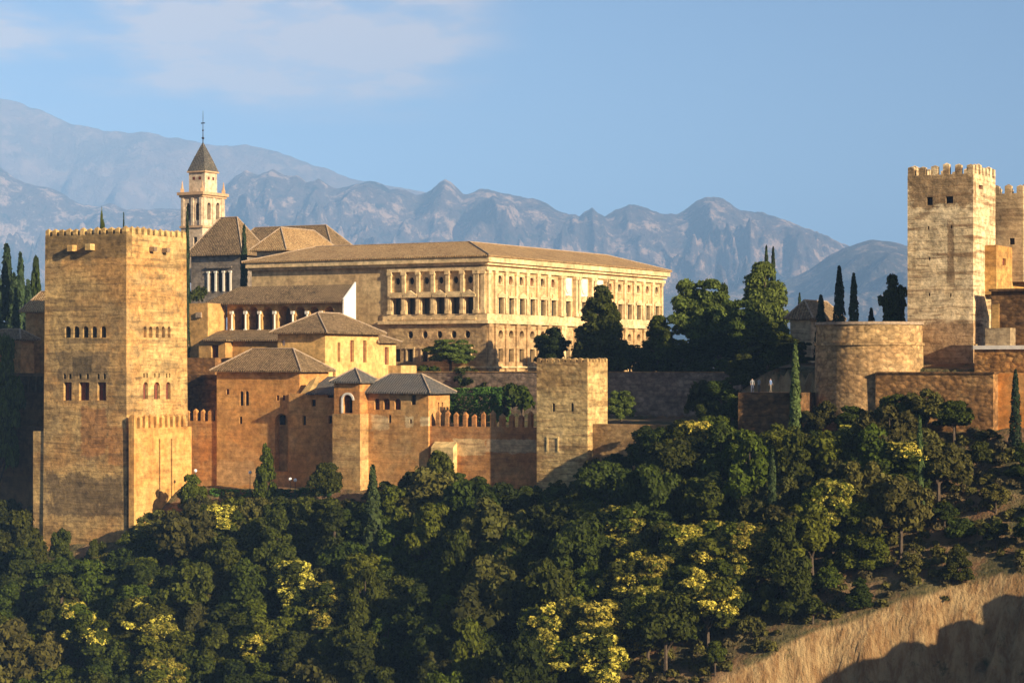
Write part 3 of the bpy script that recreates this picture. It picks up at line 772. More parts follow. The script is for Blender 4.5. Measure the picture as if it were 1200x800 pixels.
# ------------------------------------------------------------------ gallery house (G) standing on the wall
patG = [(tN(430+a, 1.8), tN(430+a+w, 1.8), 1.8, zz(487+hh, tN(460, 1.8), 1.8), zz(487, tN(460, 1.8), 1.8), (.66, .58, .47), .8, .45) for a, w, hh in ((6, 20, 17), (45, 10, 14), (62, 12, 12))]
m_g = stone('mottled_plaster', (.48, .27, .125), (.50, .33, .18), (.44, .33, .21), .6, dark=(.27, .155, .085), strata=.45, streak=.3, bmp=.09, patches=patG, off=9)
G = Bld('gallery_house', 'low house with three arched windows and a grey hipped roof, right of the turret', 'house', 424, 502, 527, 1.8, 461.5, 600)
for a, b_ in ((438.8, 444.8), (449.3, 456.8), (462.4, 469.6)): G.hole('N', a, b_, 466.5, 479.8, 'arch', .5, M['shutter'], style='bars')
G.hole('N', 481.8, 487.2, 462.8, 474.2, 'rect', .4, M['glass'], style='bars')
G.hole('N', 455.4, 458.4, 486, 495.5, 'rect', .35, M['glass']); G.hole('N', 480, 482.5, 491, 496, 'rect', .3, M['shutter'])
for px in (513, 517.5): G.hole('W', px, px+2, 471, 484, 'arch', .3, M['shutter2'])
G.walls(m_g)
G.roof(zz(438.5, G.t1-4, -.7)-G.zt-.2, M['slate'], over=.7)

# long battlemented curtain and its little buttress
patc = [(tN(531, 1.4), tN(570, 1.4), 1.4, zz(533, tN(550, 1.4), 1.4), zz(514, tN(550, 1.4), 1.4), (.66, .52, .36), .85, .3),
        (tN(566, 1.4), tN(628, 1.4), 1.4, zz(530, tN(600, 1.4), 1.4), zz(514, tN(600, 1.4), 1.4), (.60, .50, .40), .7, .45)]
m_cb = stone('red_curtain_wall', (.43, .19, .085), (.47, .26, .125), (.40, .27, .17), .55, dark=(.22, .10, .055), strata=.55, streak=.25, bmp=.10, patches=patc, off=10)
CB = curtain('long red battlemented wall between the gallery house and the small square tower', 500, 634, 1.4, 501, 610, m_cb, (.62, .72, 1.6, .45))
m = MB(); q4 = [(tN(505, 2.4), 2.4), (tN(531, 2.4), 2.4), (tN(531, 2.4), 1.35), (tN(505, 2.4), 1.35)]
za, zb_ = zz(524, q4[0][0], 2.4), zz(517, q4[0][0], 2.4)
m.hexa([pt(*p, CZ-24) for p in q4], [pt(*q4[0], za), pt(*q4[1], za), pt(*q4[2], zb_), pt(*q4[3], zb_)])
m.build('buttress', stone('pale_buttress', PALE, SAND, ORG, strata=.2), CB.root)

# ------------------------------------------------------------------ small square tower (H)
patH = [(tN(640, 3.6), tN(658, 3.6), 3.6, zz(530, tN(650, 3.6), 3.6), zz(506, tN(650, 3.6), 3.6), (.62, .52, .38), .75, .25)]
m_h = stone('small_tower_rubble', (.56, .45, .28), (.46, .33, .19), (.60, .50, .34), .6, dark=(.20, .13, .08), strata=.75, streak=.3, rubble=.35, bmp=.14, patches=patH, off=11)
H = Bld('small_square_tower', 'small square tower with low battlements in the middle of the walls, right side sunlit', 'tower', 629, 688.5, 712, 3.6, 424, 620)
H.hole('N', 647.3, 650.3, 472, 482, 'arch', .5, M['glass']); H.hole('N', 669, 672.2, 472, 482, 'arch', .5, M['glass'])
H.walls(m_h, parapet=(.5, .8)); H.merlons(.55, .28, .42, m_h, dep=.45, cap=.12)
m = MB(); 
for a in (641.5, 654): 
    s = H.sN(a); fbox(m, H.frameat('N'), s-.1, s+.12, zz(528, H.t0, 3.6), zz(511, H.t0, 3.6), .10, .05)
s0, s1 = H.sN(641.5), H.sN(654); fbox(m, H.frameat('N'), s0+.13, s1-.11, zz(511, H.t0, 3.6)-.2, zz(511, H.t0, 3.6), .10, .05)
m.build('old_doorway_frame', stone('door_trim', PALE, SAND, ORG, strata=.2), H.root)

m_low = stone('low_outer_wall', (.36, .25, .15), (.30, .19, .11), (.42, .32, .21), .5, dark=(.16, .10, .06), strata=.5, streak=.2, rubble=.3, bmp=.12, off=12)
curtain('plain low rampart running right from the small square tower into the trees', 694, 800, 2.2, 498, 600, m_low, th=1.2, name='low_rampart')
BZ = curtain('dark brick terrace wall in front of the round bastion, left of it', 865, 935, 5.5, 460, 560, m_rough, th=5.5, name='terrace_wall')

# ------------------------------------------------------------------ garden terrace retaining wall
m_tw = stone('terrace_stone', (.26, .205, .155), (.21, .155, .115), (.32, .26, .19), .5, dark=(.10, .08, .06), strata=.5, streak=.35, rubble=.5, bmp=.12, off=13)
TW = curtain('long grey retaining wall with a parapet under the palace trees', 486, 868, -22.6, 436.5, 500, m_tw, th=.6, name='retaining_wall')
m = MB(); m.box(TW.t0, TW.t1+.1, -23.3, -22.5, TW.zt, TW.zt+.14); m.build('coping', m_low, TW.root)

# ------------------------------------------------------------------ upper palace rooms: arcade, lean-to, hall
A_d = -24.0
AR = Bld('arcaded_gallery', 'long tiled gallery with seven dark arches on slim columns below the great palace', 'gallery', 266.5, 403.5, 415, A_d, 353, 440)
m_ar = stone('gallery_plaster', (.50, .31, .145), (.54, .36, .18), (.46, .33, .2), .5, dark=(.30, .19, .10), strata=.2, streak=.2, bmp=.04, off=14)
arches = [(273.5, 286), (290.5, 302.5), (306.8, 319.3), (325.5, 341), (346.3, 357.8), (363, 373.6), (380, 391.4)]
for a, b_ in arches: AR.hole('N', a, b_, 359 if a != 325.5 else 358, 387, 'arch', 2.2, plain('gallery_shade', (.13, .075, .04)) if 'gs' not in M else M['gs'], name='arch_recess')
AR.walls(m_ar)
xsC = [272.2, 288.2, 304.6, 322.2, 343.6, 360.3, 376.7]
for px in xsC:
    m = MB(); t = tN(px, A_d); zb0 = zz(387, t, A_d); z1 = zz(368, t, A_d)
    p0 = pt(t, A_d+.12); m.tube((p0.x, p0.y, zb0), (p0.x, p0.y, z1), .16, .14, 8)
    m.box(t-.28, t+.28, A_d+.002, A_d+.34, z1, z1+.45); m.box(t-.24, t+.24, A_d+.002, A_d+.34, zb0, zb0+.2)
    m.build('column', M['marble'], AR.root)
# shed roof, rising to the back, hipped at its left end
m = MB(); zf = AR.zt+.02; zr = zz(333, AR.t1, AR.d0)
tl, tr = tN(243, A_d)-.3, AR.t1+.25
tlr = tN(281, AR.d0)
P4 = [pt(tl, A_d+.8, zf), pt(tr, A_d+.8, zf), pt(tr, AR.d0, zr), pt(tlr, AR.d0, zr)]
m.face(P4); dn = Vector((0, 0, -.25))
m.face([p+dn for p in P4[:2]]+[pt(tr, AR.d0, zf)+dn, pt(tl, AR.d0, zf)+dn][0:2])
m.face([P4[0]+dn, P4[1]+dn, P4[1], P4[0]])
m.face([P4[0], P4[3], pt(tl, AR.d0, zf)]); m.face([P4[2], P4[3], pt(tl, AR.d0, zf), pt(tr, AR.d0, zf)]); 
m.build('roof', M['roof'], AR.root)
m = MB(); # white gable end
g0 = AR.t1+.26
pg = [pt(g0, A_d+.5, zz(372, AR.t1, A_d)), pt(g0, AR.d0-.1, zz(380, AR.t1, AR.d0)), pt(g0, AR.d0-.1, zr+.35), pt(g0, A_d+.5, zf+.35)]
m.face(pg); b4 = [p-Vector((UR.x, UR.y, 0))*.25 for p in pg]; m.face(b4[::-1])
for i in range(4): m.face([pg[i], b4[i], b4[(i+1) % 4], pg[(i+1) % 4]])
m.build('gable', M['white'], AR.root)
m = MB(); hd = -17.5
# corner block K2 left of the arcade
K2 = Bld('corner_room', 'plain corner room with a bright sunlit side, left end of the arcaded gallery', 'room', 221, 243.5, 267, -20.0, 355, 460)
K2.d1 = -20.0; K2.t1 = tN(243.5, K2.d1); K2.t0 = tN(221, K2.d1); K2.d0 = A_d-.6
K2.walls(m_ar)
m = MB(); s_ = K2.sN(233); m2 = K2.frameat('N'); fbox(m, m2, s_-.4, s_+.6, K2.zt-2.2, K2.zt-1.4, .3); m.build('corbel', M['ridge'], K2.root)
# lean-to under the arcade
L1 = Bld('lean_to_room', 'low room under a lean-to tiled roof below the arches', 'room', 233, 264, 272.5, -16.0, 398, 460)
L1.hole('N', 247.5, 256, 404, 420.5, 'rect', .4, M['shutter'], style='bars')
L1.walls(m_ar)
m = MB(); m.box(L1.t1, tN(334, L1.d0), L1.d0-.5, L1.d0, L1.zb, L1.zt); m.build('back_wall', m_ar, L1.root)
m = MB(); za = zz(386, tN(300, -20), A_d+.05)
e1, e2 = tN(242, L1.d1)-.5, tN(330, L1.d0)
fz = L1.zt+.02
a_ = pt(L1.t0+1, L1.d1+.5, fz); b_2 = pt(L1.t1+.6, L1.d1+.5, fz); c_ = pt(L1.t1+.6, L1.d0+.6, fz); d_ = pt(e2, L1.d0+.6, fz); e_ = pt(e2, A_d+.05, za); f_ = pt(tN(258, A_d), A_d+.05, za)
m.face([a_, b_2, c_, d_, e_, f_])
for p, q_ in ((a_, b_2), (b_2, c_), (c_, d_)): m.face([p+dn, q_+dn, q_, p])
m.face([p+dn for p in (a_, b_2, c_, d_)]+[pt(e2, A_d+.05, fz)+dn, pt(L1.t0+1, A_d+.05, fz)+dn]); m.face([a_+dn, a_, f_, pt(L1.t0+1, A_d+.05, fz)+dn])
m.build('roof', M['roof'], L1.root)
lw = Bld('brown_wall', 'dark orange brick wall below the corner room and right of the huge tower', 'wall', 214, 252, 252, -8, 419, 520, dback=-12)
lw.walls(stone('brown_brick', (.33, .18, .085), (.27, .15, .08), (.38, .24, .13), .5, strata=.5, rubble=.4, bmp=.12, off=15))

# hall J with tall slit windows
m_j = m_lit
J = Bld('hall_with_hipped_roof', 'bright yellow hall with three tall narrow windows under a big hipped roof', 'house', 325.5, 381, 443.5, -7.5, 391, 480)
for a, b_, c, dd in ((395.6, 398.8, 401.5, 424), (410.6, 414.8, 398.5, 424), (425.6, 429.6, 398.8, 424.5), (390, 393.4, 433.5, 441)):
    J.hole('W', a, b_, c, dd, 'rect', .4, M['shutter'])
J.hole('N', 330, 334, 398, 405, 'arch', .3, M['white'], name='blocked_window')
J.walls(m_j)
J.roof(zz(366, (J.t0+J.t1)/2, J.d1-5)-J.zt-.3, M['roof'], over=.9)
J2 = Bld('hall_annex', 'lower yellow annex with one tall window behind the hall with the big hipped roof', 'house', 430, 442, 464, -20, 402, 480)
J2.t1 = J.t1-.3; J2.t0 = J.t0+2; J2.d1 = J.d0-.1; J2.d0 = dW(464, J2.t1)
J2.hw = []; J2.hole('W', 451, 455.6, 406.5, 427, 'rect', .4, M['shutter'])
J2.walls(m_j); J2.roof(zz(389, J2.t1, J2.d0+2)-J2.zt-.3, M['roof'], over=.7)
J3 = Bld('low_garden_house', 'low yellow flat-topped wall block behind the gallery house roof', 'house', 455, 470, 488, -16, 428, 470); J3.walls(m_j)
J4 = Bld('patio_block', 'sunlit patio building between the hall and the arched turret', 'house', 352, 384, 410, -5.5, 446, 500); J4.walls(m_j)
# ------------------------------------------------------------------ the great renaissance palace (K)
m_k = stone('palace_ashlar', (.57, .44, .26), (.54, .40, .23), (.46, .32, .18), .4, dark=(.28, .19, .11), strata=.25, streak=.35, bmp=.05, big=.05, off=16)
m_k3 = stone('palace_rustication', (.53, .40, .23), (.49, .35, .20), (.37, .25, .145), .5, dark=(.24, .165, .10), strata=.45, streak=.25, rubble=.25, bmp=.16, off=17)
m_trim = stone('palace_trim', (.68, .56, .36), (.64, .50, .31), (.55, .42, .25), .4, dark=(.30, .22, .14), strata=.15, streak=.3, bmp=.04, off=18)
K = Bld('renaissance_palace', 'immense square stone palace with rows of tall and round windows and an orange roof', 'palace', 295, 570, 777, -30.9, 301, 446)
ub = zz(374.8, K.t1, K.d1)                       # the middle band
bays_w = [585.9, 598.2, 610.6, 623.0, 635.3, 647.7, 664.6, 683.4, 701.7, 714.6, 725.6, 736.7, 747.6, 758.4, 769.2]
bays_n = [466, 482.5, 499.7, 516.8, 534.2, 551.2]
def zk(py): return zz(py, K.t1, K.d1)
FW, FN = K.frameat('W'), K.frameat('N')
def add_hole(face, s, hw, pya, pyb, kind, dep, mat, name='window'):
    h = (s-hw, s+hw, zk(pyb), zk(pya), kind, dep)
    (K.hw if face == 'W' else K.hn).append(h)
    m = MB(); pane(m, K.frameat(face), h); return m.build(name, mat, K.root)
trim = []   # collected by part
for i, px in enumerate(bays_w):
    s = K.sW(px); centre = 6 <= i <= 8
    if not centre: add_hole('W', s, .62, 321.5, 332, 'round', .4, M['shutter'] if i % 2 else M['glass2'], 'round_window')
    add_hole('W', s, .76, 348, 371, 'rect', .38, M['glass2'], 'tall_window')
    if not centre: add_hole('W', s, .68, 386.5, 396, 'round', .5, M['glass'], 'round_window')
    if i != 7: add_hole('W', s, .72, 408.5, 424, 'rect', .5, M['glass'], 'low_window')
    else: add_hole('W', s, 1.3, 396, 437, 'arch', .8, M['wood'], 'door')
for i, px in enumerate(bays_n):
    s = K.sN(px)
    add_hole('N', s, .42, 323, 331.5, 'round', .4, M['glass'], 'round_window')
    add_hole('N', s, .75, 347.5, 371.5, 'rect', .8, M['glass2'], 'tall_window')
    s2 = K.sN([466, 481.4, 498.5, 515.6, 532.3, 548.3][i])
    if i: add_hole('N', s2, .46, 387, 396, 'round', .5, M['glass'], 'round_window')
    add_hole('N', s2, .52, 408.3, 423.5, 'rect', .5, M['glass'], 'low_window')
K.walls(m_k)
def part(name, mat, boxes):
    m = MB()
    for f in boxes: f(m)
    return m.build(name, mat, K.root)
LW, LN = K.d1-K.d0, K.t1-K.t0
zt = K.zt
nl = K.sN(455)          # left of here the north front is plain
# rusticated lower storey, a skin 12 cm proud made of piers and courses between the openings
def skin(face, s0, s1, za, zb, out):
    m = MB(); fr = K.frameat(face); hs = [h for h in (K.hw if face == 'W' else K.hn) if h[2] > za-.1 and h[3] < zb+.1 and s0 < h[0] < s1]
    O = fr[0]+fr[2]*out; U = fr[1]
    hh = [(h[0]-s0-.02, h[1]-s0+.02, h[2]-.02, h[3]+.02, h[4], out) for h in hs]
    panel(m, O+U*s0, U, fr[2], s1-s0, za, zb, hh)
    return m
m1 = skin('W', 0, LW, K.zb+.02, ub-.5, .14); m2_ = skin('N', nl, LN, K.zb+.02, ub-.5, .14)
n0 = len(m1.v); m1.v += m2_.v; m1.f += [tuple(i+n0 for i in f) for f in m2_.f]; m1.mi += m2_.mi
# close the vertical corner
m1.build('rusticated_storey', m_k3, K.root)
def pil(face, s, w, za, zb, out, mat, name='pilaster', cap=True):
    m = MB(); fr = K.frameat(face)
    fbox(m, fr, s-w/2, s+w/2, za+.5, zb-.5, out)
    if cap:
        fbox(m, fr, s-w/2-.12, s+w/2+.12, zb-.5, zb, out+.12); fbox(m, fr, s-w/2-.1, s+w/2+.1, za, za+.5, out+.1)
    return m.build(name, mat, K.root)
zu0, zu1 = ub+1.0, zk(316.5)
sb = [K.sW(p) for p in bays_w]
mids = [(a+b)/2 for a, b in zip(sb, sb[1:])]
left_half = [sb[0]-(sb[1]-sb[0])/2]+mids[:5]
for s in left_half: pil('W', s, .62, zu0, zu1, .3, m_trim); pil('W', s, .8, zk(437), ub-.55, .42, m_k3, 'rusticated_pier')
for s in mids[9:]+[sb[-1]+(sb[-1]-sb[-2])/2]: pil('W', s, .62, zu0, zu1, .3, m_trim); pil('W', s, .8, zk(437), ub-.55, .42, m_k3, 'rusticated_pier')
for s in (sb[5]+2.0, sb[6]-2.0, mids[6]-.55, mids[6]+.55, mids[7]-.55, mids[7]+.55, sb[8]+2.0, sb[9]-1.8):
    pil('W', s, .62, zu0, zu1, .62, m_trim, 'column'); pil('W', s, .66, zk(437), ub-.55, .72, m_trim, 'column')
pil('W', .5, .7, zu0, zu1, .3, m_trim); pil('N', LN-.5, .7, zu0, zu1, .3, m_trim)
pil('W', .55, .9, zk(437), ub-.55, .42, m_k3, 'rusticated_pier')
sn_ = [K.sN(p) for p in bays_n]
for s in [sn_[0]-(sn_[1]-sn_[0])/2]+[(a+b)/2 for a, b in zip(sn_, sn_[1:])]+[sn_[-1]+1.35, LN-1.7]: pil('N', s, .55, zu0, zu1, .42, m_trim)
# cornices and bands run round both fronts, mitred by the corner block
def band(face, s0, s1, za, zb, out): return lambda m: fbox(m, K.frameat(face), s0, s1, za, zb, out)
part('cornice', m_trim, [band('W', -.0, LW+.9, zt-.75, zt-.02, .95), band('W', 0, LW+.5, zt-1.15, zt-.75, .55), band('N', -.5, LN+.949, zt-.752, zt-.022, .951), band('N', -.3, LN+.549, zt-1.148, zt-.752, .551)])
part('entablature', m_trim, [band('W', 0, LW+.2, zu1, zu1+.55, .40), band('N', nl, LN+.399, zu1+.002, zu1+.548, .401)])
part('string_course', m_trim, [band('W', 0, LW+.4, ub-.5, ub, .62), band('W', 0, LW+.3, ub, ub+.95, .30), band('N', nl-1.5, LN+.619, ub-.502, ub-.002, .621), band('N', nl-.8, LN+.299, ub-.002, ub+.948, .301)])
part('plinth_course', m_trim, [band('W', 0, LW+.3, zk(431), zk(429), .55), band('N', nl, LN+.549, zk(431)+.003, zk(429)-.003, .551)])
# window surrounds
for i, s in enumerate(sb):
    m = MB(); za, zb_ = zk(371), zk(348); w = .76; out = .22
    fbox(m, FW, s-w-.3, s-w-.02, za, zb_+.02, out); fbox(m, FW, s+w+.02, s+w+.3, za, zb_+.02, out); fbox(m, FW, s-w-.42, s+w+.42, zb_+.03, zb_+.33, .38)
    fbox(m, FW, s-w-.42, s+w+.42, za-.28, za-.03, .32)
    if i % 2 == 0 or 6 <= i <= 8: pediment(m, FW, s-w-.5, s+w+.5, zb_+.34, zb_+.95, .40)
    else: fbox(m, FW, s-.25, s+.25, zb_+.34, zb_+.95, .25)
    m.build('window_surround', m_trim, K.root)
    m = MB()                                    # square panel round each oculus
    if not 6 <= i <= 8:
        za, zb_ = zk(333.5), zk(320.5)
        for a, b_, c, dd in ((-.92, -.66, za, zb_), (.66, .92, za, zb_), (-.66, .66, za, za+.16), (-.66, .66, zb_-.16, zb_)): fbox(m, FW, s+a, s+b_, c, dd, .12)
        m.build('oculus_panel', m_trim, K.root)
    else:                                       # big carved roundels over the portal
        zc = zk(328.3)
        fbox(m, FW, s-1.25, s+1.25, zk(341), zk(318.5), .16)
        q = lambda a, r_, o_: Vector((FW[0].x, FW[0].y, 0))+Vector((FW[1].x, FW[1].y, 0))*(s+r_*math.cos(a))+Vector((0, 0, zc+1.25*r_*math.sin(a)))+Vector((FW[2].x, FW[2].y, 0))*o_
        m.face([q(2*math.pi*k/16, .72, .34) for k in range(16)])
        for k in range(16):
            a0, a1 = 2*math.pi*k/16, 2*math.pi*(k+1)/16
            m.face([q(a0, .72, .34), q(a0, .95, .28), q(a1, .95, .28), q(a1, .72, .34)]); m.face([q(a0, .95, .28), q(a0, .95, .16), q(a1, .95, .16), q(a1, .95, .28)])
        m.build('carved_roundel', M['marble'], K.root)
for i, s in enumerate(sn_):
    m = MB(); za, zb_ = zk(371.5), zk(347.5); w = .75
    fbox(m, FN, s-w-.28, s-w-.02, za, zb_+.02, .3); fbox(m, FN, s+w+.02, s+w+.28, za, zb_+.02, .3); fbox(m, FN, s-w-.42, s+w+.42, zb_+.03, zb_+.36, .6)
    fbox(m, FN, s-w-.42, s+w+.42, za-.3, za-.03, .45)
    if i % 2: pediment(m, FN, s-w-.5, s+w+.5, zb_+.37, zb_+1.1, .62)
    else: fbox(m, FN, s-w-.3, s+w+.3, zb_+.37, zb_+.85, .42)
    m.build('window_surround', m_trim, K.root)
    if i:
        s2 = K.sN([466, 481.4, 498.5, 515.6, 532.3, 548.3][i]); m = MB(); za, zb_ = zk(423.5), zk(408.3)
        fbox(m, FN, s2-.75, s2-.54, za, zb_, .26); fbox(m, FN, s2+.54, s2+.75, za, zb_, .26); fbox(m, FN, s2-.85, s2+.85, zb_+.003, zb_+.25, .36)
        m.build('window_surround', m_trim, K.root)
K.roof(zz(284.5, K.t1-9, K.d1-9)-K.zt-.25, M['roof_or'], over=1.15, inset=8.3)
# plain wall of the old north-east part, with a pier
m = MB(); s = K.sN(417); 
# ------------------------------------------------------------------ octagon chapel roof, church and bell tower
m_ch = stone('chapel_wall', (.52, .40, .26), (.46, .35, .22), (.56, .46, .31), .5, dark=(.28, .21, .14), strata=.3, streak=.3, bmp=.06, off=19)
OC = Bld('chapel', 'small square chapel with an orange pyramid roof showing above the palace roof', 'chapel', 301, 334, 395, -44, 294, 330)
OC.walls(m_ch); OC.roof(zz(268, (OC.t0+OC.t1)/2, (OC.d0+OC.d1)/2)-OC.zt-.3, M['roof_or'], over=.9)
NV = Bld('church_nave', 'long church nave with a high brown tiled roof behind the chapel', 'church', 268, 388, 413, -76, 292.5, 340)
NV.walls(m_ch); NV.roof(zz(264, NV.t1-6, (NV.d0+NV.d1)/2)-NV.zt-.3, M['roof'], over=.8)
m_gray = stone('grey_rubble', (.27, .235, .19), (.22, .19, .155), (.31, .27, .21), .5, dark=(.17, .15, .13), strata=.35, streak=.35, rubble=.3, bmp=.08, off=20)
TR = Bld('church_transept', 'grey church transept with a triple arched window and steep brown hipped roof', 'church', 224, 283, 312, -66, 299, 370)
for a, b_ in ((246.5, 251), (255.3, 260.3), (264.3, 268.6)): TR.hole('N', a, b_, 318 if a != 255.3 else 315.5, 341, 'arch', .5, M['glass'])
TR.walls(m_gray)
for px in (244.5, 253, 262.3, 270.4):
    m = MB(); s = TR.sN(px); fbox(m, TR.frameat('N'), s-.16, s+.16, zz(341, TR.t1, TR.d1), zz(319, TR.t1, TR.d1), .22); fbox(m, TR.frameat('N'), s-.28, s+.28, zz(319, TR.t1, TR.d1), zz(317, TR.t1, TR.d1), .3); m.build('column', M['marble'], TR.root)
m = MB(); fbox(m, TR.frameat('N'), TR.sN(243), TR.sN(272), zz(313.5, TR.t1, TR.d1), zz(311.5, TR.t1, TR.d1), .35); m.build('window_cornice', m_gray, TR.root)
rf = TR.roof(zz(254.5, (TR.t0+TR.t1)/2, (TR.d0+TR.d1)/2)-TR.zt-.3, M['roof'], over=.8)
m = MB(); dm = TR.d1-2.4; td = tN(268.3, dm); zc = zz(283, td, dm)
m.box(td-.75, td+.75, dm-2.4, dm, zc-.6, zc+1.0); sub(m, 'dormer', M['white'], rf)
m = MB(); m.box(td-.45, td+.45, dm+.005, dm+.04, zc-.2, zc+.75); sub(m, 'dormer_window', M['glass'], rf)
m = MB(); m.box(td-1.0, td+1.0, dm-2.6, dm+.3, zc+1.0, zc+1.15); sub(m, 'dormer_roof', M['ridge'], rf)

m_bt = stone('bell_tower_lime', (.62, .52, .38), (.58, .47, .33), (.52, .41, .28), .4, dark=(.36, .27, .19), strata=.15, streak=.3, bmp=.04, off=21)
m_bo = plain('belfry_ochre', (.50, .32, .18), .9, .2)
BT = Bld('bell_tower', 'tall church bell tower with arched belfry openings, lantern and pointed spire', 'bell tower', 212, 237.2, 263.5, -84, 228, 330)
for a, b_ in ((218.3, 222.4), (229, 233.3)): BT.hole('N', a, b_, 238, 258, 'arch', .7, M['glass'], name='belfry_opening')
for a, b_ in ((242.9, 246.9), (253.2, 257.2)): BT.hole('W', a, b_, 237.5, 257.5, 'arch', .7, M['glass'], name='belfry_opening')
BT.hole('N', 226.5, 231, 277.5, 288, 'rect', .4, M['glass'])
BT.walls(m_bt)
def ring(b, za, zb, out, name, mat):
    m = MB(); m.box(b.t0-out, b.t1+out, b.d0-out, b.d1+out, za, zb); return m.build(name, mat, b.root)
zB = lambda py: zz(py, BT.t1, BT.d1)
ring(BT, zB(228)+.01, zB(224.5), .55, 'cornice', m_bo); ring(BT, zB(230.5), zB(228), .25, 'cornice', m_bo)
ring(BT, zB(266.5), zB(264), .22, 'string_course', m_bo); ring(BT, zB(298), zB(295.5), .2, 'string_course', m_bo)
for face, pxs in (('N', (214.5, 225.7, 235.2)), ('W', (239.3, 250, 260.5))):
    for px in pxs:
        m = MB(); s = (BT.sN if face == 'N' else BT.sW)(px); fbox(m, BT.frameat(face), s-.28, s+.28, zB(264), zB(230.5), .16); m.build('pilaster', m_bt, BT.root)
cT, cD = (BT.t0+BT.t1)/2, (BT.d0+BT.d1)/2; w = (BT.t1-BT.t0)*.33; cp = pt(cT, cD)
def ngon(m, z0, z1, r0, r1, n=8, ph=None):
    ph = math.atan2(UR.y, UR.x)+math.pi/8 if ph is None else ph
    a = [Vector((cp.x+r0*math.cos(ph+2*math.pi*k/n), cp.y+r0*math.sin(ph+2*math.pi*k/n), z0)) for k in range(n)]
    b = [Vector((cp.x+r1*math.cos(ph+2*math.pi*k/n), cp.y+r1*math.sin(ph+2*math.pi*k/n), z1)) for k in range(n)]
    for k in range(n): m.face([a[k], a[(k+1) % n], b[(k+1) % n], b[k]])
    m.face(a[::-1]); m.face(b)
zc_ = lambda py: zz(py, cT, cD)
h2 = w*1.12
m = MB(); m.box(cT-h2, cT+h2, cD-h2, cD+h2, zB(224.6), zc_(203)); lan = m.build('lantern', m_bt, BT.root)
lf = (pt(cT-h2, cD+h2), UR, UF); lwf = (pt(cT+h2, cD+h2), -UF, UR)
for s in (h2*.62, h2*1.38):
    for fr in (lf, lwf):
        m = MB(); fbox(m, fr, s-.28, s+.28, zc_(211.5), zc_(208), .03, -.001); sub(m, 'lantern_opening', M['shutter'], lan)
m = MB(); m.box(cT-h2-.3, cT+h2+.3, cD-h2-.3, cD+h2+.3, zc_(203), zc_(201.3)); m.build('lantern_cornice', m_bo, BT.root)
m = MB(); r0 = (h2+.25)
e = [pt(cT-r0, cD+r0, zc_(201.3)), pt(cT+r0, cD+r0, zc_(201.3)), pt(cT+r0, cD-r0, zc_(201.3)), pt(cT-r0, cD-r0, zc_(201.3))]
zt2 = zc_(166); k_ = .55
f2 = [pt(cT+(a)*r0*k_, cD+b_*r0*k_, zc_(184.5)) for a, b_ in ((-1, 1), (1, 1), (1, -1), (-1, -1))]; top = pt(cT, cD, zt2)
for i in range(4): m.face([e[i], e[(i+1) % 4], f2[(i+1) % 4], f2[i]]); m.face([f2[i], f2[(i+1) % 4], top])
m.face(e[::-1]); spire = m.build('spire', tiles('spire_slates', (.12, .11, .10), (.19, .16, .12), (.08, .08, .08)), BT.root)
m = MB(); m.tube(pt(cT, cD, zt2-.6), pt(cT, cD, zc_(140)), .11, .05, 6)
for py, r_ in ((162, .26), (153, .18)):
    for k in range(6):
        a0, a1 = math.pi*k/6-math.pi/2, math.pi*(k+1)/6-math.pi/2
        c0 = pt(cT, cD, zc_(py)); m.tube(c0+Vector((0, 0, r_*math.sin(a0))), c0+Vector((0, 0, r_*math.sin(a1))), r_*math.cos(a0)+.01, r_*math.cos(a1)+.01, 8)
m.box(cT-.42, cT+.42, cD-.05, cD+.05, zc_(145), zc_(143.8)); m.tube(pt(cT, cD, zc_(140)), pt(cT, cD, zc_(130)), .06, .03, 5)
m.build('cross', M['metal'], BT.root)
for a, b_ in ((-1, 1), (1, 1), (1, -1), (-1, -1)):
    m = MB(); p = pt(cT+a*(BT.t1-BT.t0)*.47, cD+b_*(BT.d1-BT.d0)*.47, zB(224.5)); m.abox((p.x, p.y, p.z+.35), .62, .62, .7)
    m.tube((p.x, p.y, p.z+.7), (p.x, p.y, p.z+2.2), .26, .05, 6); m.build('pinnacle', m_bo, BT.root)

# ------------------------------------------------------------------ citadel at the right
patQ = [(tN(1063, -8), tN(1142, -8), -8, zz(245, tN(1100, -8), -8), zz(200, tN(1100, -8), -8), (.27, .19, .11), .9, .5),
        (tN(1110, -8), tN(1118, -8), -8, zz(330, tN(1100, -8), -8), zz(262, tN(1100, -8), -8), (.22, .15, .09), .8, .5),
        (tN(1063, -8), tN(1142, -8), -8, zz(460, tN(1100, -8), -8), zz(378, tN(1100, -8), -8), (.30, .20, .12), .85, .25)]
m_q = stone('citadel_lime_courses', (.70, .59, .41), (.64, .52, .34), (.74, .65, .48), .5, dark=(.25, .165, .095), strata=.9, streak=.25, bmp=.24, patches=patQ, off=22, contrast=1.25)
Q = Bld('citadel_tower', 'tall pale square keep with battlements and two square holes near its top, at the right', 'tower', 1063.5, 1140.5, 1166.5, -8, 203, 470)
Q.hole('N', 1086, 1093, 231, 240.5, 'rect', .5, M['glass']); Q.hole('N', 1108.3, 1117, 230, 238.3, 'rect', .5, M['glass'])
for px, py in ((1088, 267), (1115, 266), (1089, 303), (1089, 345), (1114, 346)): Q.hole('N', px-1, px+1, py-2, py+2, 'rect', .3, M['shutter'], name='putlog_hole')
Q.hole('W', 1147, 1152, 217, 222, 'rect', .3, M['shutter'], name='putlog_hole')
Q.walls(m_q, parapet=(.7, 1.4)); Q.merlons(.86, .50, 1.15, m_q, dep=.65, cap=.2)
m = MB(); m.box(Q.t1+.003, Q.t1+.3, Q.d0+.3, Q.d1-.3, Q.zb, zz(403, Q.t1, -8)); m.build('foot', m_q, Q.root)

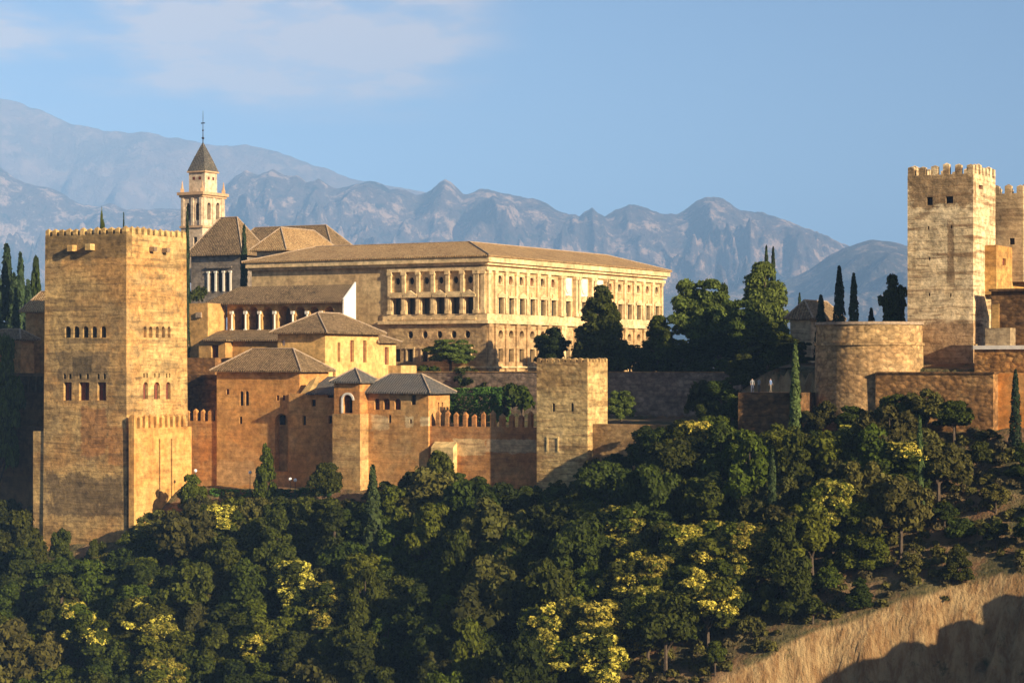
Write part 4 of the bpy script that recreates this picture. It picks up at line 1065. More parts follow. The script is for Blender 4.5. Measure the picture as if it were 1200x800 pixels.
m_q2 = stone('second_keep', (.44, .36, .25), (.37, .29, .19), (.50, .42, .30), .5, dark=(.17, .12, .08), strata=.7, streak=.3, bmp=.14, off=23)
Q2 = Bld('second_citadel_tower', 'shaded battlemented tower half cut off by the right edge, behind the pale keep', 'tower', 1150, 1199, 1215, -19, 226, 330)
Q2.hole('N', 1183, 1189, 279, 286.5, 'rect', .4, M['glass'])
Q2.walls(m_q2, parapet=(.6, 1.2)); Q2.merlons(.85, .5, 1.0, m_q2, dep=.6, cap=.3)
m_or = stone('citadel_orange', (.54, .36, .17), (.50, .30, .13), (.58, .44, .24), .5, dark=(.28, .17, .09), strata=.45, streak=.3, rubble=.2, bmp=.1, off=24)
Q3 = Bld('sunlit_citadel_wall', 'sunlit yellow wall joining the two citadel towers', 'wall', 1150, 1167.5, 1222, -12.5, 287, 345)
Q3.hole('W', 1189, 1192, 296, 300, 'rect', .3, M['glass']); Q3.hole('W', 1175, 1179, 303, 311, 'rect', .25, M['shutter']); Q3.walls(m_or)
Q4 = Bld('brown_citadel_block', 'dark brown block with a straight flat top at the foot of the sunlit citadel wall', 'building', 1161.5, 1225, 1235, -8.3, 340.5, 420)
Q4.walls(m_rough); m = MB(); m.box(Q4.t0-.2, Q4.t1+.3, Q4.d0, Q4.d1+.35, Q4.zt+.002, Q4.zt+.3); m.build('coping', m_rough, Q4.root)
m = MB(); m.box(Q4.t0+.1, Q4.t0+1.0, Q4.d1+.003, Q4.d1+.12, Q4.zb, Q4.zt-1.5); m.build('sunlit_strip', m_or, Q4.root)  # sunlit left end of the block, put in as an orange slab
Q5 = Bld('grey_block', 'small grey cube-like parapet block at the foot of the brown citadel block', 'building', 1154.5, 1184, 1190, -4.5, 384, 420); Q5.walls(m_q2)
Q6 = Bld('rubble_rampart', 'orange rubble rampart with a white coping at the right edge', 'wall', 1142, 1228, 1234, -2.5, 409, 445)
m_ru = stone('orange_rubble', (.42, .23, .10), (.36, .20, .095), (.50, .34, .18), .6, dark=(.16, .09, .05), strata=.35, streak=.2, rubble=.7, bmp=.2, off=25)
Q6.walls(m_ru); m = MB(); m.box(Q6.t0-.1, Q6.t1+.2, Q6.d0, Q6.d1+.25, Q6.zt+.002, Q6.zt+.45); m.build('coping', M['marble'], Q6.root)
# lower ramparts
m_lr = stone('brown_rampart', (.34, .20, .105), (.28, .165, .09), (.42, .29, .17), .55, dark=(.14, .09, .055), strata=.4, streak=.35, rubble=.6, bmp=.18, off=26)
LR = Bld('brown_rampart', 'brown rubble rampart below the pale keep, between the round bastion and the orange wall', 'wall', 1026, 1164, 1170, 3, 438, 560); LR.walls(m_lr)
m = MB(); m.box(LR.t0, LR.t1+.1, LR.d0, LR.d1+.12, LR.zt+.002, LR.zt+.22); m.build('coping', m_rough, LR.root)
OW = Bld('orange_rampart', 'smooth bright orange wall at the right edge behind the thin cypress', 'wall', 1168, 1232, 1240, 1.2, 437, 560)
OW.walls(stone('bright_orange_plaster', (.60, .29, .10), (.56, .26, .09), (.52, .38, .22), .4, dark=(.36, .17, .07), strata=.3, streak=.3, bmp=.06, off=27))
# round bastion
m_rb = stone('round_bastion_stone', (.48, .34, .18), (.41, .27, .14), (.52, .39, .23), .6, dark=(.17, .115, .07), strata=.35, streak=.35, rubble=.55, bmp=.2, off=28)
rd = -3.5; rt = tN(1018.5, rd); rc = pt(rt, rd); rr_ = 62.5/F*rc.y
ztop_ = CZ+(HY-376.5)/F*(rc.y-rr_)
RB = thing('round_bastion', 'broad round stone bastion with a ledge, in front of the cypresses left of the keep', 'bastion', (rc.x, rc.y, CZ-12))
def cyl(r0, r1, z0, z1, name, mat, n=72, nz=1, cap=True):
    m = MB()
    for j in range(nz):
        za, zb = z0+(z1-z0)*j/nz, z0+(z1-z0)*(j+1)/nz
        for k in range(n):
            a0, a1 = 2*math.pi*k/n, 2*math.pi*(k+1)/n
            ra, rb = r0+(r1-r0)*j/nz, r0+(r1-r0)*(j+1)/nz
            m.face([(rc.x+ra*math.cos(a0), rc.y+ra*math.sin(a0), za), (rc.x+ra*math.cos(a1), rc.y+ra*math.sin(a1), za), (rc.x+rb*math.cos(a1), rc.y+rb*math.sin(a1), zb), (rc.x+rb*math.cos(a0), rc.y+rb*math.sin(a0), zb)])
    if cap: m.face([(rc.x+r1*math.cos(2*math.pi*k/n), rc.y+r1*math.sin(2*math.pi*k/n), z1) for k in range(n)])
    return m.build(name, mat, RB)
zl = ztop_-2.75
cyl(rr_*1.06, rr_*.995, CZ-14, zl, 'drum', m_rb, nz=4); cyl(rr_*1.025, rr_*1.025, zl-.02, zl+.3, 'ledge', m_rb); cyl(rr_*.985, rr_*.985, zl+.25, ztop_-.3, 'parapet', m_rb); cyl(rr_*1.01, rr_*1.01, ztop_-.32, ztop_, 'coping', M['ridge'])

# ------------------------------------------------------------------ houses
HS = Bld('hill_house', 'old house with a hipped tile roof behind the round bastion, seen between cypresses', 'house', 926, 950, 985, -28, 374.5, 470)
HS.walls(m_q2); HS.roof(zz(353, (HS.t0+HS.t1)/2, (HS.d0+HS.d1)/2)-HS.zt-.2, M['roof'], over=.6)
HL = Bld('left_house', 'house with a tiled gable roof half hidden behind the left side of the huge tower', 'house', 30, 58, 75, -6, 366, 560)
HL.walls(m_d); HL.roof(zz(342, HL.t0+4, -9)-HL.zt-.2, M['roof_or'], over=.7)
HL2 = Bld('pavilion', 'small pavilion with brown hipped roof at the left edge among trees', 'pavilion', -14, 24, 40, -1, 399, 520)
HL2.walls(m_d); HL2.roof(zz(386, HL2.t0+3, -3)-HL2.zt-.2, M['roof'], over=.7)
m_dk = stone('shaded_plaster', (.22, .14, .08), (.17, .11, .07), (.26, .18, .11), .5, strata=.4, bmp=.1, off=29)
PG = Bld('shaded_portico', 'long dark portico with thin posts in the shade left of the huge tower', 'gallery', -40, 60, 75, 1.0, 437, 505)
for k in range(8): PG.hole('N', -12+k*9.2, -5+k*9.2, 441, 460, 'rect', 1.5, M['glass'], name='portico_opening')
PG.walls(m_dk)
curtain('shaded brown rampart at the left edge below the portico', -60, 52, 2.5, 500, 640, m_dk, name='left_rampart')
#@@PART4
# ------------------------------------------------------------------ foliage
rng = np.random.default_rng(11)
def quads_mesh(name, cen, nor, size, mat, extra=None, aspect=1.5):
    """many small leaf sprays: centres, facing directions, sizes"""
    n = len(cen); nor = nor/np.maximum(np.linalg.norm(nor, axis=1, keepdims=True), 1e-6)
    r = rng.normal(size=(n, 3)); u = np.cross(nor, r); u /= np.maximum(np.linalg.norm(u, axis=1, keepdims=True), 1e-6); w = np.cross(nor, u)
    s = size[:, None]
    a = cen - u*s*.5*aspect - w*s*.25; b = cen + w*s*.55 + nor*s*.12; c = cen + u*s*.5*aspect + w*s*.1; d = cen - w*s*.6 - nor*s*.12
    co = np.stack([a, d, c, b], 1).reshape(-1, 3)
    me = bpy.data.meshes.new(name)
    me.vertices.add(len(co)); me.vertices.foreach_set('co', co.ravel())
    me.loops.add(n*4); me.loops.foreach_set('vertex_index', np.arange(n*4))
    me.polygons.add(n); me.polygons.foreach_set('loop_start', np.arange(n)*4); me.polygons.foreach_set('loop_total', np.full(n, 4))
    me.update(calc_edges=True); me.materials.append(mat)
    return me
def clump(centers, radii, per_area, lsize, flat=.85):
    C_, N_, S_ = [], [], []
    for c, r in zip(centers, radii):
        n = max(6, int(per_area*r*r*4*math.pi))
        v = rng.normal(size=(n, 3)); v /= np.linalg.norm(v, axis=1, keepdims=True)
        v[:, 2] = np.where(v[:, 2] < -.35, -v[:, 2], v[:, 2])
        rad = r*(1+.16*np.sin(v[:, :1]*7+r*40)*np.sin(v[:, 1:2]*6+v[:, 2:]*5)-np.abs(rng.normal(0, .22, size=(n, 1)))+.10*(rng.uniform(size=(n, 1)) < .12))
        p = c + v*rad*np.array([1, 1, flat])
        C_.append(p); N_.append(v + rng.normal(0, .55, size=(n, 3))); S_.append(lsize*rng.uniform(.6, 1.35, n))
    return np.concatenate(C_), np.concatenate(N_), np.concatenate(S_)
def tube_mesh(segs, name, mat):
    m = MB()
    for p0, p1, r0, r1 in segs: m.tube(p0, p1, r0, r1, 6, cap=False)
    me = bpy.data.meshes.new(name); me.from_pydata(m.v, [], m.f); me.materials.append(mat); me.update(); return me
bark = plain('bark', (.09, .065, .045), .95, .4, 3)
bark_pale = plain('pale_bark', (.34, .27, .2), .95, .3, 3)
L_dark = leafy('dark_leaves', (.027, .042, .004), warm=(.050, .050, .005), warmamt=.7)
L_mid = leafy('green_leaves', (.042, .062, .004), warm=(.074, .070, .006), warmamt=.7)
L_olive = leafy('olive_leaves', (.062, .064, .012), warm=(.09, .07, .015), warmamt=.6)
L_rust = leafy('russet_leaves', (.14, .07, .025), warm=(.09, .08, .02), warmamt=.5)
L_cyp = leafy('cypress_leaves', (.022, .038, .014), trans=.08, warm=(.035, .05, .015))
L_cypl = leafy('light_cypress_leaves', (.05, .075, .020), trans=.12, warm=(.07, .08, .02))
L_hedge = leafy('hedge_leaves', (.05, .11, .015), warm=(.07, .12, .02))
L_yel = leafy('yellow_blossom', (.36, .29, .045), var=.5, trans=.3, warm=(.40, .40, .06), warmamt=.5)
L_park = leafy('park_leaves', (.075, .105, .018), trans=.38, warm=(.10, .10, .02))
L_dry = leafy('dry_scrub', (.15, .12, .05), warm=(.20, .12, .05), warmamt=.6)
def crown_points(n, Rr, Hc, cz, seed, shape='round'):
    r = np.random.default_rng(seed); c, rad = [], []
    ph = r.uniform(0, 6.28)
    for i in range(n):
        v = r.normal(size=3); v /= np.linalg.norm(v); v[2] = v[2] if v[2] > -.5 else -v[2]*.6
        k = r.uniform(.35, .90)
        if shape == 'cone':
            h = r.uniform(0, 1)**1.15; a = r.uniform(0, 6.28); rr = (1-h)**.75*Rr*r.uniform(.45, .95)+.05*Rr
            c.append((rr*math.cos(a), rr*math.sin(a), cz-Hc*.5+h*Hc)); rad.append(Rr*(.20+.20*(1-h))*r.uniform(.8, 1.15))
        else:
            lump = 1+.22*math.sin(3*math.atan2(v[1], v[0])+ph)
            c.append((v[0]*Rr*k*lump, v[1]*Rr*k*lump, cz+v[2]*Hc*.55*k+Hc*.04)); rad.append(Rr*r.uniform(.20, .36)*(1 if n < 60 else .8))
    c.append((0, 0, cz)); rad.append(Rr*.5)
    return np.array(c), np.array(rad)
PROTO = {}
def make_proto(key, Rr, H, mat, seed, n=26, shape='round', leaf=.34, dens_=16, blossoms=0, trunkmat=None, low=.30):
    """meshes for one kind of tree, base at the origin; real size"""
    cz = H*(low+1)/2; Hc = H*(1-low)
    c, rad = crown_points(n, Rr, Hc, cz, seed, shape)
    # keep inside the height
    c[:, 2] = np.minimum(c[:, 2], H-rad*.8)
    crown = quads_mesh('crown', *clump(c, rad, dens_, leaf), mat)
    r = np.random.default_rng(seed+1)
    segs = [(Vector((0, 0, -.8)), Vector((.05, .05, H*.35)), Rr*.075, Rr*.055), (Vector((.05, .05, H*.35)), Vector((0, 0, H*.75)), Rr*.055, Rr*.02)]
    for i in range(0, min(n, 8)):
        p = Vector(c[i]); segs.append((Vector((.02, .02, H*r.uniform(.25, .5))), p, Rr*.035, Rr*.012))
    trunk = tube_mesh(segs, 'trunk', trunkmat or bark)
    parts = [('trunk', trunk), ('crown', crown)]
    if blossoms:
        o = np.argsort(-(c[:, 2]/H + r.uniform(0, 1.3, len(c))))[:blossoms]
        bc, br = [], []
        for i in o:
            bc.append(c[i]); br.append(rad[i]*1.05)
            for k in range(5):
                v = r.normal(size=3); v /= np.linalg.norm(v); v[2] = v[2] if v[2] > -.4 else -v[2]
                bc.append(c[i]+v*rad[i]*.95); br.append(r.uniform(.15, .34))
        parts.append(('blossom', quads_mesh('blossom', *clump(np.array(bc), np.array(br), 60, .17), L_yel)))
    PROTO[key] = dict(parts=parts, R=Rr, H=H, used=False)
def make_cypress(key, Rr, H, mat, seed, forks=1, dens_=26):
    r = np.random.default_rng(seed); C_, N_, S_ = [], [], []
    for f in range(forks):
        off = (f-(forks-1)/2)*Rr*1.0; hh = H*(1-.16*f)
        n = int(dens_*2.2*math.pi*Rr*.6*hh)
        h = r.uniform(0, 1, n); a = r.uniform(0, 6.28, n)
        prof = np.clip(h/.10, 0, 1)**.6*(1-h)**.55*(1+.14*np.sin(h*23+a*2+f)+.10*np.sin(h*51+a*3))
        rr = Rr*prof*1.05*(1-np.abs(r.normal(0, .16, n)))/(1.0 if forks == 1 else 1.35)
        C_.append(np.stack([rr*np.cos(a)+off, rr*np.sin(a), .3+h*(hh-.3)], 1)); N_.append(np.stack([np.cos(a), np.sin(a), .5+0*a], 1)+r.normal(0, .35, (n, 3))); S_.append(.34*r.uniform(.6, 1.3, n))
    crown = quads_mesh('crown', np.concatenate(C_), np.concatenate(N_), np.concatenate(S_), mat)
    trunk = tube_mesh([(Vector((0, 0, -.8)), Vector((0, 0, H*.9)), Rr*.16+.06, .03)], 'trunk', bark)
    PROTO[key] = dict(parts=[('trunk', trunk), ('crown', crown)], R=Rr, H=H, used=False)
for i in range(5): make_proto(f'dark{i}', 3.0, 7.0, L_dark, 100+i, n=40+i, low=.06, leaf=.27, dens_=26)
for i in range(3): make_proto(f'dark{5+i}', 3.0, 8.6, L_dark, 160+i, n=46, low=.04, leaf=.27, dens_=26, shape='cone')
for i in range(4): make_proto(f'mid{i}', 3.0, 7.2, L_mid, 200+i, n=38+i, low=.05, leaf=.27, dens_=26, shape='cone' if i % 2 else 'round')
for i in range(3): make_proto(f'olive{i}', 2.6, 5.4, L_olive, 300+i, n=32, low=.03, leaf=.26, dens_=26)
for i in range(4): make_proto(f'flower{i}', 2.8, 7.8, L_mid, 400+i, n=54, blossoms=(16, 24, 12, 28)[i], low=.04, leaf=.25, dens_=28)
make_proto('russet0', 2.6, 5.2, L_rust, 500, n=30, low=.03, leaf=.26, dens_=26)
for i in range(3): make_proto(f'bush{i}', 1.6, 2.6, (L_mid, L_olive, L_dark)[i], 600+i, n=16, low=.02, leaf=.26, dens_=24)
make_proto('cone0', 4.0, 13.0, L_dark, 700, n=110, shape='cone', low=.04); make_proto('cone1', 3.6, 11.0, L_mid, 701, n=90, shape='cone', low=.04)
make_proto('big0', 5.0, 14.0, L_dark, 710, n=110, low=.03); make_proto('big1', 5.0, 14.0, L_park, 711, n=110, low=.03); make_proto('big2', 5.0, 15.0, L_park, 712, n=120, shape='cone', low=.03)
for i in range(3): make_cypress(f'cyp{i}', 1.15, 12.0, L_cyp, 800+i)
make_cypress('cypl0', 1.2, 12.0, L_cypl, 810); make_cypress('cypl1', 1.3, 12.0, L_cypl, 811, forks=2)
def plant(key, p, h, w=None, name='tree', label='', cat='tree', group=None, rz=None):
    """a tree of height h and crown width w standing at p; trunk and crown are its parts"""
    pr = PROTO[key]; sz = h/pr['H']; sx = sz if w is None else w/2/pr['R']
    root = thing(name, label, cat, p, group)
    root.rotation_euler = (0, 0, random.uniform(0, 6.28) if rz is None else rz)
    for nm, me in pr['parts']:
        o = bpy.data.objects.new(nm, me); C.objects.link(o); o.parent = root; o.scale = (sx, sx, sz)
    return root
def gp(t, d, dz=0):
    p = pt(t, d); return Vector((p.x, p.y, gz(p.x, p.y)+dz))
def named(key, px, ytop, wpx, d, name, label, base=None, cat='tree', group=None):
    t = tN(px, d); p = gp(t, d) if base is None else pt(t, d, zz(base, t, d))
    h = zz(ytop, t, d)-p.z
    return plant(key, p, h, wpx/F*p.y, name, label, cat, group)
# single trees, one by one
cy = 'cypress'
named('cone0', 703, 335, 66, -26, 'broadleaf_tree', 'large dark pointed tree standing before the sunlit front of the great palace')
named('big0', 647, 384, 46, -25.4, 'broadleaf_tree', 'rounded green tree at the palace front, left of the large pointed tree')
named('cone1', 772, 370, 50, -32, 'broadleaf_tree', 'dark tree at the far right corner of the great palace')
named('big0', 738, 404, 40, -27.2, 'broadleaf_tree', 'low dark tree between the two pointed trees by the palace')
named('big1', 821, 328, 78, -36, 'broadleaf_tree', 'broad bright-topped tree right of the palace, first of the tall park trees')
named('big0', 846, 333, 34, -46, 'broadleaf_tree', 'dark tree top peeping out behind the broad park tree')
named('big2', 894, 308, 84, -39, 'broadleaf_tree', 'tallest feathery park tree with two cypress tips rising behind it')
named('cyp0', 898, 289, 11, -45, 'cypress', 'left one of twin cypress tips above the tallest park tree')
named('cyp1', 906, 290, 12, -45.6, 'cypress', 'right one of twin cypress tips above the tallest park tree')
named('big1', 866, 352, 58, -31, 'broadleaf_tree', 'mid green tree in front of the tallest park tree')
named('big0', 842, 388, 56, -28, 'broadleaf_tree', 'dark tree below the broad park tree')
named('big0', 900, 378, 66, -27, 'broadleaf_tree', 'dark full tree under the tallest park tree')
named('big0', 872, 415, 46, -9, 'broadleaf_tree', 'dark tree just above the brick terrace wall')
named('big0', 927, 396, 40, -9, 'broadleaf_tree', 'dark tree close to the left flank of the round bastion')
named('big0', 800, 398, 44, -30, 'broadleaf_tree', 'small dark tree in the shade right of the palace corner')
named('bush2', 825, 446, 52, -6, 'broadleaf_tree', 'dark shrubby tree right of the grey retaining wall')
named('big1', 728, 458, 36, -6, 'broadleaf_tree', 'round tree in front of the grey retaining wall, right of the small square tower', base=505)
named('big0', 920, 404, 50, -20, 'broadleaf_tree', 'dark tree between the tallest park tree and the hill house')
for px_, yt_, w_, l_ in ((790, 412, 40, 'left'), (818, 408, 60, 'middle'), (850, 405, 56, 'right')):
    named('big0', px_, yt_, w_, -58, 'broadleaf_tree', f'dark tree in the far row behind the park trees, {l_} one')
for px_, yt_, w_, l_ in ((806, 424, 34, 'left'), (826, 421, 40, 'middle'), (848, 420, 38, 'right')):
    named('bush2', px_, yt_, w_, -25.5, 'shrub', f'dark shrub behind the parapet under the park trees, {l_} one', cat='shrub')
named('big0', 816, 402, 62, -42, 'broadleaf_tree', 'dark tree seen under the broad park tree, behind its trunk')
named('big0', 788, 408, 48, -41, 'broadleaf_tree', 'dark tree directly right of the dark palace corner tree, lower')
for px_, yt_, w_, d_, l_ in ((872, 438, 40, -5, 'left end of the brick terrace'), (898, 434, 44, -6, 'middle of the brick terrace'), (925, 432, 44, -5, 'right end of the brick terrace'), (945, 418, 34, -8, 'left flank of the round bastion')):
    named('big0', px_, yt_, w_, d_, 'broadleaf_tree', f'low dark tree filling the shade behind the {l_}')
named('cyp2', 937, 344, 10, -36, cy, 'small distant cypress left of the old hill house')
named('cyp0', 962, 346, 17, -20, cy, 'cypress directly before the old hill house roof')
named('cyp1', 983.5, 312, 18, -13, cy, 'tallest black cypress above the round bastion')
named('cyp2', 1000.5, 321, 16, -13.4, cy, 'second black cypress above the round bastion, slightly lower')
named('cyp0', 1021, 361, 14, -16, cy, 'short cypress top above the right half of the round bastion')
named('big0', 1047, 322, 36, -17, 'broadleaf_tree', 'bushy dark tree right beside the pale keep')
named('cypl1', 932, 400, 20, 6.5, cy, 'pale green forked cypress at the left foot of the round bastion', base=520)
def on_slope(key, px, ytop, ybase, wpx, name, label, group=None):
    best = None
    for k in range(120):
        d = 3+k*.4; t = tN(px, d); p = gp(t, d); yb = HY-(p.z-CZ)*F/p.y
        if best is None or abs(yb-ybase) < best[0]: best = (abs(yb-ybase), d, t, p)
    _, d, t, p = best; h = zz(ytop, t, d)-p.z
    TAKEN.append((t, d, 2.0)); plant(key, p, h, wpx/F*p.y, name, label, 'tree', group); return p
TAKEN = []
on_slope('cypl0', 437, 546, 690, 26, cy, 'tall green cypress on the slope right below the arched turret shaft')
on_slope('cypl0', 905, 528, 668, 17, cy, 'slim green cypress in the woods left below the round bastion')
on_slope('cypl0', 1078, 488, 615, 13, cy, 'very thin cypress in the woods below the brown rampart')
on_slope('cyp1', 1190, 433, 524, 15, cy, 'thin dark cypress in front of the bright orange rampart')
on_slope('mid1', 312, 520, 588, 30, 'broadleaf_tree', 'small fresh green tree in front of the tall orange plastered house')
on_slope('mid2', 382, 543, 606, 40, 'broadleaf_tree', 'low leafy tree left of the arched turret shaft')
on_slope('mid0', 224, 556, 614, 34, 'broadleaf_tree', 'small tree at the foot of the sunlit bastion')
on_slope('mid3', 515, 528, 620, 62, 'broadleaf_tree', 'bushy tree rising against the red wall below the gallery house')
on_slope('dark2', 72, 619, 678, 30, 'broadleaf_tree', 'small round tree against the base of the huge tower, left one')
on_slope('dark3', 112, 632, 690, 26, 'broadleaf_tree', 'small round tree against the base of the huge tower, right one')
named('big1', 528, 398, 60, -27.5, 'broadleaf_tree', 'light green tree at the foot of the palace, left of its corner')
for i, (px, yt, w) in enumerate(((500, 428, 46), (545, 430, 44), (575, 442, 34), (478, 440, 30))):
    named('bush2', px, yt, w, -24.5+i*.3, 'shrub', ['dark shrub under the light green palace tree, left side', 'dark shrub under the light green palace tree, right side', 'dark shrub below the palace corner', 'dark shrub just right of the low yellow garden block'][i], cat='shrub')
named('bush0', 612, 448, 52, -9, 'shrub', 'loose green shrub in the walled garden beside the small square tower', cat='shrub')
named('bush1', 583, 462, 30, -10, 'shrub', 'middle green shrub in the walled garden', cat='shrub')
named('cyp1', 219.5, 243, 10, -20, cy, 'narrow dark cypress squeezed against the right edge of the huge tower')
named('cyp0', 286, 265, 15, -52, cy, 'dark cypress standing between the church transept and the palace')
named('bush0', 232, 334, 24, -30, 'shrub', 'round green shrub below the grey church wall', base=366, cat='shrub')
named('mid1', 119.5, 248, 15, -46, 'broadleaf_tree', 'small tree top showing above the battlements of the huge tower')
named('cyp2', 145, 252, 6, -46, cy, 'tiny cypress tip above the corner of the huge tower')
for i, (px, yt, w, d) in enumerate(((-6, 296, 26, -24), (8, 287, 24, -26), (24, 298, 18, -24), (42, 302, 22, -34))):
    named(('cyp0', 'cyp1', 'cyp2', 'cone0')[i], px, yt, w*1.25, d, ('cypress', 'cypress', 'cypress', 'pine_tree')[i], ['broad cypress cut by the left edge of the picture', 'tallest cypress of the clump at the left edge', 'slimmer cypress of the left clump, nearest to the huge tower', 'dark pine crown between the left cypresses and the huge tower'][i], base=520)
named('cyp0', 16, 322, 26, -22, cy, 'lower dark cypress in front of the left clump', base=520); named('cyp2', 33, 330, 22, -21, cy, 'lowest dark cypress between the left clump and the tiled gable house', base=520)
named('big1', -2, 394, 58, 6, 'broadleaf_tree', 'tall leafy tree at the left edge covering the pavilion', base=640)
named('big0', -22, 380, 52, 2, 'broadleaf_tree', 'dark leafy tree mostly outside the left edge', base=640)

for i, (px, yt, w, d, k, b) in enumerate(((1050, 462, 54, 6.5, 'mid0', 515), (1086, 456, 60, 6.0, 'olive1', 512), (1118, 470, 46, 6.2, 'mid2', 515), (845, 446, 44, -3, 'dark1', None), (858, 462, 36, 2, 'mid1', 505), (835, 470, 40, 3, 'dark0', 515), (962, 470, 40, 6.0, 'olive0', 520), (997, 476, 44, 6.0, 'mid0', 520))):
    named(k, px, yt, w, d, 'broadleaf_tree', ['leafy tree against the left end of the brown rampart', 'olive tree against the middle of the brown rampart', 'leafy tree against the right end of the brown rampart', 'dark tree filling the gap right of the grey retaining wall', 'green tree touching the left end of the brick terrace wall', 'dark tree left of the brick terrace wall, lower one', 'olive tree against the left half of the round bastion foot', 'leafy tree against the middle of the round bastion foot'][i], base=b)
# hedges and lawn of the walled garden
def hedge(t0, t1, d0, d1, z0, z1, label, mat=L_hedge):
    n = int(((t1-t0)*(z1-z0)*2+(t1-t0)*(d1-d0)+(d1-d0)*(z1-z0)*2)*30)
    a = rng.uniform(0, 1, (n, 3)); f = rng.integers(0, 3, n)
    for i in range(n):
        if f[i] == 0: a[i, 1] = 1 if rng.uniform() < .8 else 0
        elif f[i] == 1: a[i, 2] = 1
        else: a[i, 0] = rng.integers(0, 2)
    nn = np.where(f[:, None] == 0, np.array([UF.x, UF.y, .3]), np.where(f[:, None] == 1, np.array([0, 0, 1.]), np.array([UR.x, UR.y, .2])))
    t = t0+a[:, 0]*(t1-t0); d = d0+a[:, 1]*(d1-d0); z = z0+a[:, 2]*(z1-z0)
    cc = pt((t0+t1)/2, (d0+d1)/2, z0)
    cen = np.stack([Q0.x+UR.x*t+UF.x*d-cc.x, Q0.y+UR.y*t+UF.y*d-cc.y, z-cc.z], 1)+rng.normal(0, .06, (n, 3))
    me = quads_mesh('clipped_hedge', cen, nn+rng.normal(0, .5, (n, 3)), .26*rng.uniform(.6, 1.2, n), mat)
    o = bpy.data.objects.new('clipped_hedge', me); C.objects.link(o); o.location = cc
    tag(o, label, 'hedge'); return o
def hz_(px0, px1, ya, yb, d, depth, label):
    t0, t1 = tN(px0, d), tN(px1, d); z1, z0 = zz(ya, t0, d), zz(yb, t0, d); hedge(t0, t1, d-depth, d, z0, z1, label)
hz_(527, 577, 462, 492, -4.5, 2.5, 'bright green clipped hedge behind the long red battlemented wall, nearest one')
hz_(555, 566, 455, 463, -12, 5, 'short raised hedge crossing the walled garden')
hz_(528, 556, 456, 500, -13, 1, 'low dark hedge at the back of the walled garden, left half')
hz_(566, 594, 455, 500, -14, 1, 'low dark hedge at the back of the walled garden, right half')
for i, (a, b_) in enumerate(((246, 300), (312, 345), (350, 385))):
    d = 5.4; t0, t1 = tN(a, d), tN(b_, d); z0 = gtd((t0+t1)/2, d)-.3; hedge(t0, t1, d-1, d, z0, z0+1.3, ['low hedge along the foot of the walls, nearest the bastion', 'low hedge along the foot of the walls, middle length', 'low hedge along the foot of the walls, nearest the turret'][i])

# ------------------------------------------------------------------ the wooded slope
lim_x = [-60, 0, 36, 40, 150, 160, 185, 222, 250, 330, 395, 425, 445, 480, 500, 560, 600, 640, 690, 720, 760, 800, 865, 905, 950, 1000, 1030, 1060, 1100, 1140, 1165, 1200, 1260]
lim_y = [560, 575, 600, 648, 648, 622, 596, 572, 576, 578, 582, 586, 566, 548, 545, 556, 564, 570, 540, 505, 492, 478, 492, 492, 500, 500, 470, 458, 456, 482, 506, 512, 512]
def lim(px): return np.interp(px, lim_x, lim_y)
pts_, tries = [], 0
cand = []
while tries < 30000:
    tries += 1
    t, d = random.uniform(-62, 128), random.uniform(4.5, 62)
    if t < -14.5+2 and d < 6: continue
    # tower and turret footprints
    if -22 < t < 1.5 and d < 15.5: continue
    if tN(385, 4) < t < tN(430, 4)+.5 and d < 5.6: continue
    if tN(626, 3.6) < t < tN(692, 3.6) and d < 5.2: continue
    if tN(860, 5.5) < t < tN(938, 5.5) and d < 7.5: continue
    if (t-rt)**2+(d-rd)**2 < (rr_+2.5)**2: continue
    if t > 74 and d > cliff_d(t)+ (0.5 if t < 84 else -.5): continue
    p = pt(t, d); z = gz(p.x, p.y); px = 600+F*p.x/p.y; pyb = HY-(z-CZ)*F/p.y
    if px < -35 or px > 1235 or pyb > 985: continue
    rmin = 3.35 if d < 40 else 3.8
    if px > 850: rmin = 3.1
    if px > 1110: rmin = 3.7
    if any((t-a)**2+(d-b)**2 < rmin*rmin for a, b, *_ in pts_): continue
    if any((t-a)**2+(d-b)**2 < r*r for a, b, r in TAKEN): continue
    pts_.append((t, d)); cand.append((t, d, p, z, px, pyb))
yellow = [(260, 622), (165, 645), (178, 690), (195, 735), (90, 728), (100, 745), (190, 760), (170, 712), (700, 790), (672, 800), (760, 680), (840, 660), (865, 690), (325, 735), (350, 700), (385, 690), (746, 618), (711, 662), (750, 667), (736, 694), (715, 737), (680, 772), (711, 779), (792, 625), (825, 524), (825, 562), (825, 643), (855, 681), (876, 677), (995, 487), (932, 507), (1055, 535), (978, 572)]
trees = []
for t, d, p, z, px, pyb in cand:
    h = random.choice((random.uniform(5.0, 8.0), random.uniform(7.0, 11.8))) if d > 12 else random.uniform(4.0, 6.4)
    sparse = px > 1110 or (px > 1060 and random.random() < .4)
    if sparse: h = random.uniform(1.8, 4.2)
    if t > 80 and d > cliff_d(t)-4: h = min(h, random.uniform(2.2, 4.0))
    hmax = (CZ+(HY-lim(px))/F*p.y) - z
    if 725 < px < 1010 and d < 17 and hmax < 12: h = max(h, hmax*random.uniform(.8, 1.0))
    h = min(h, hmax*random.uniform(.86, 1.0))
    if h < 1.3: continue
    trees.append([t, d, p, z, px, pyb, h, None])
for yx, yy in yellow:
    best = min((tr for tr in trees if tr[7] is None and tr[6] > 4), key=lambda tr: (tr[4]-yx)**2 + (HY-(tr[3]+tr[6]*.75-CZ)*F/tr[2].y-yy)**2, default=None)
    if best: best[7] = 'flower'; best[6] = min(best[6]*1.15, 8.5)
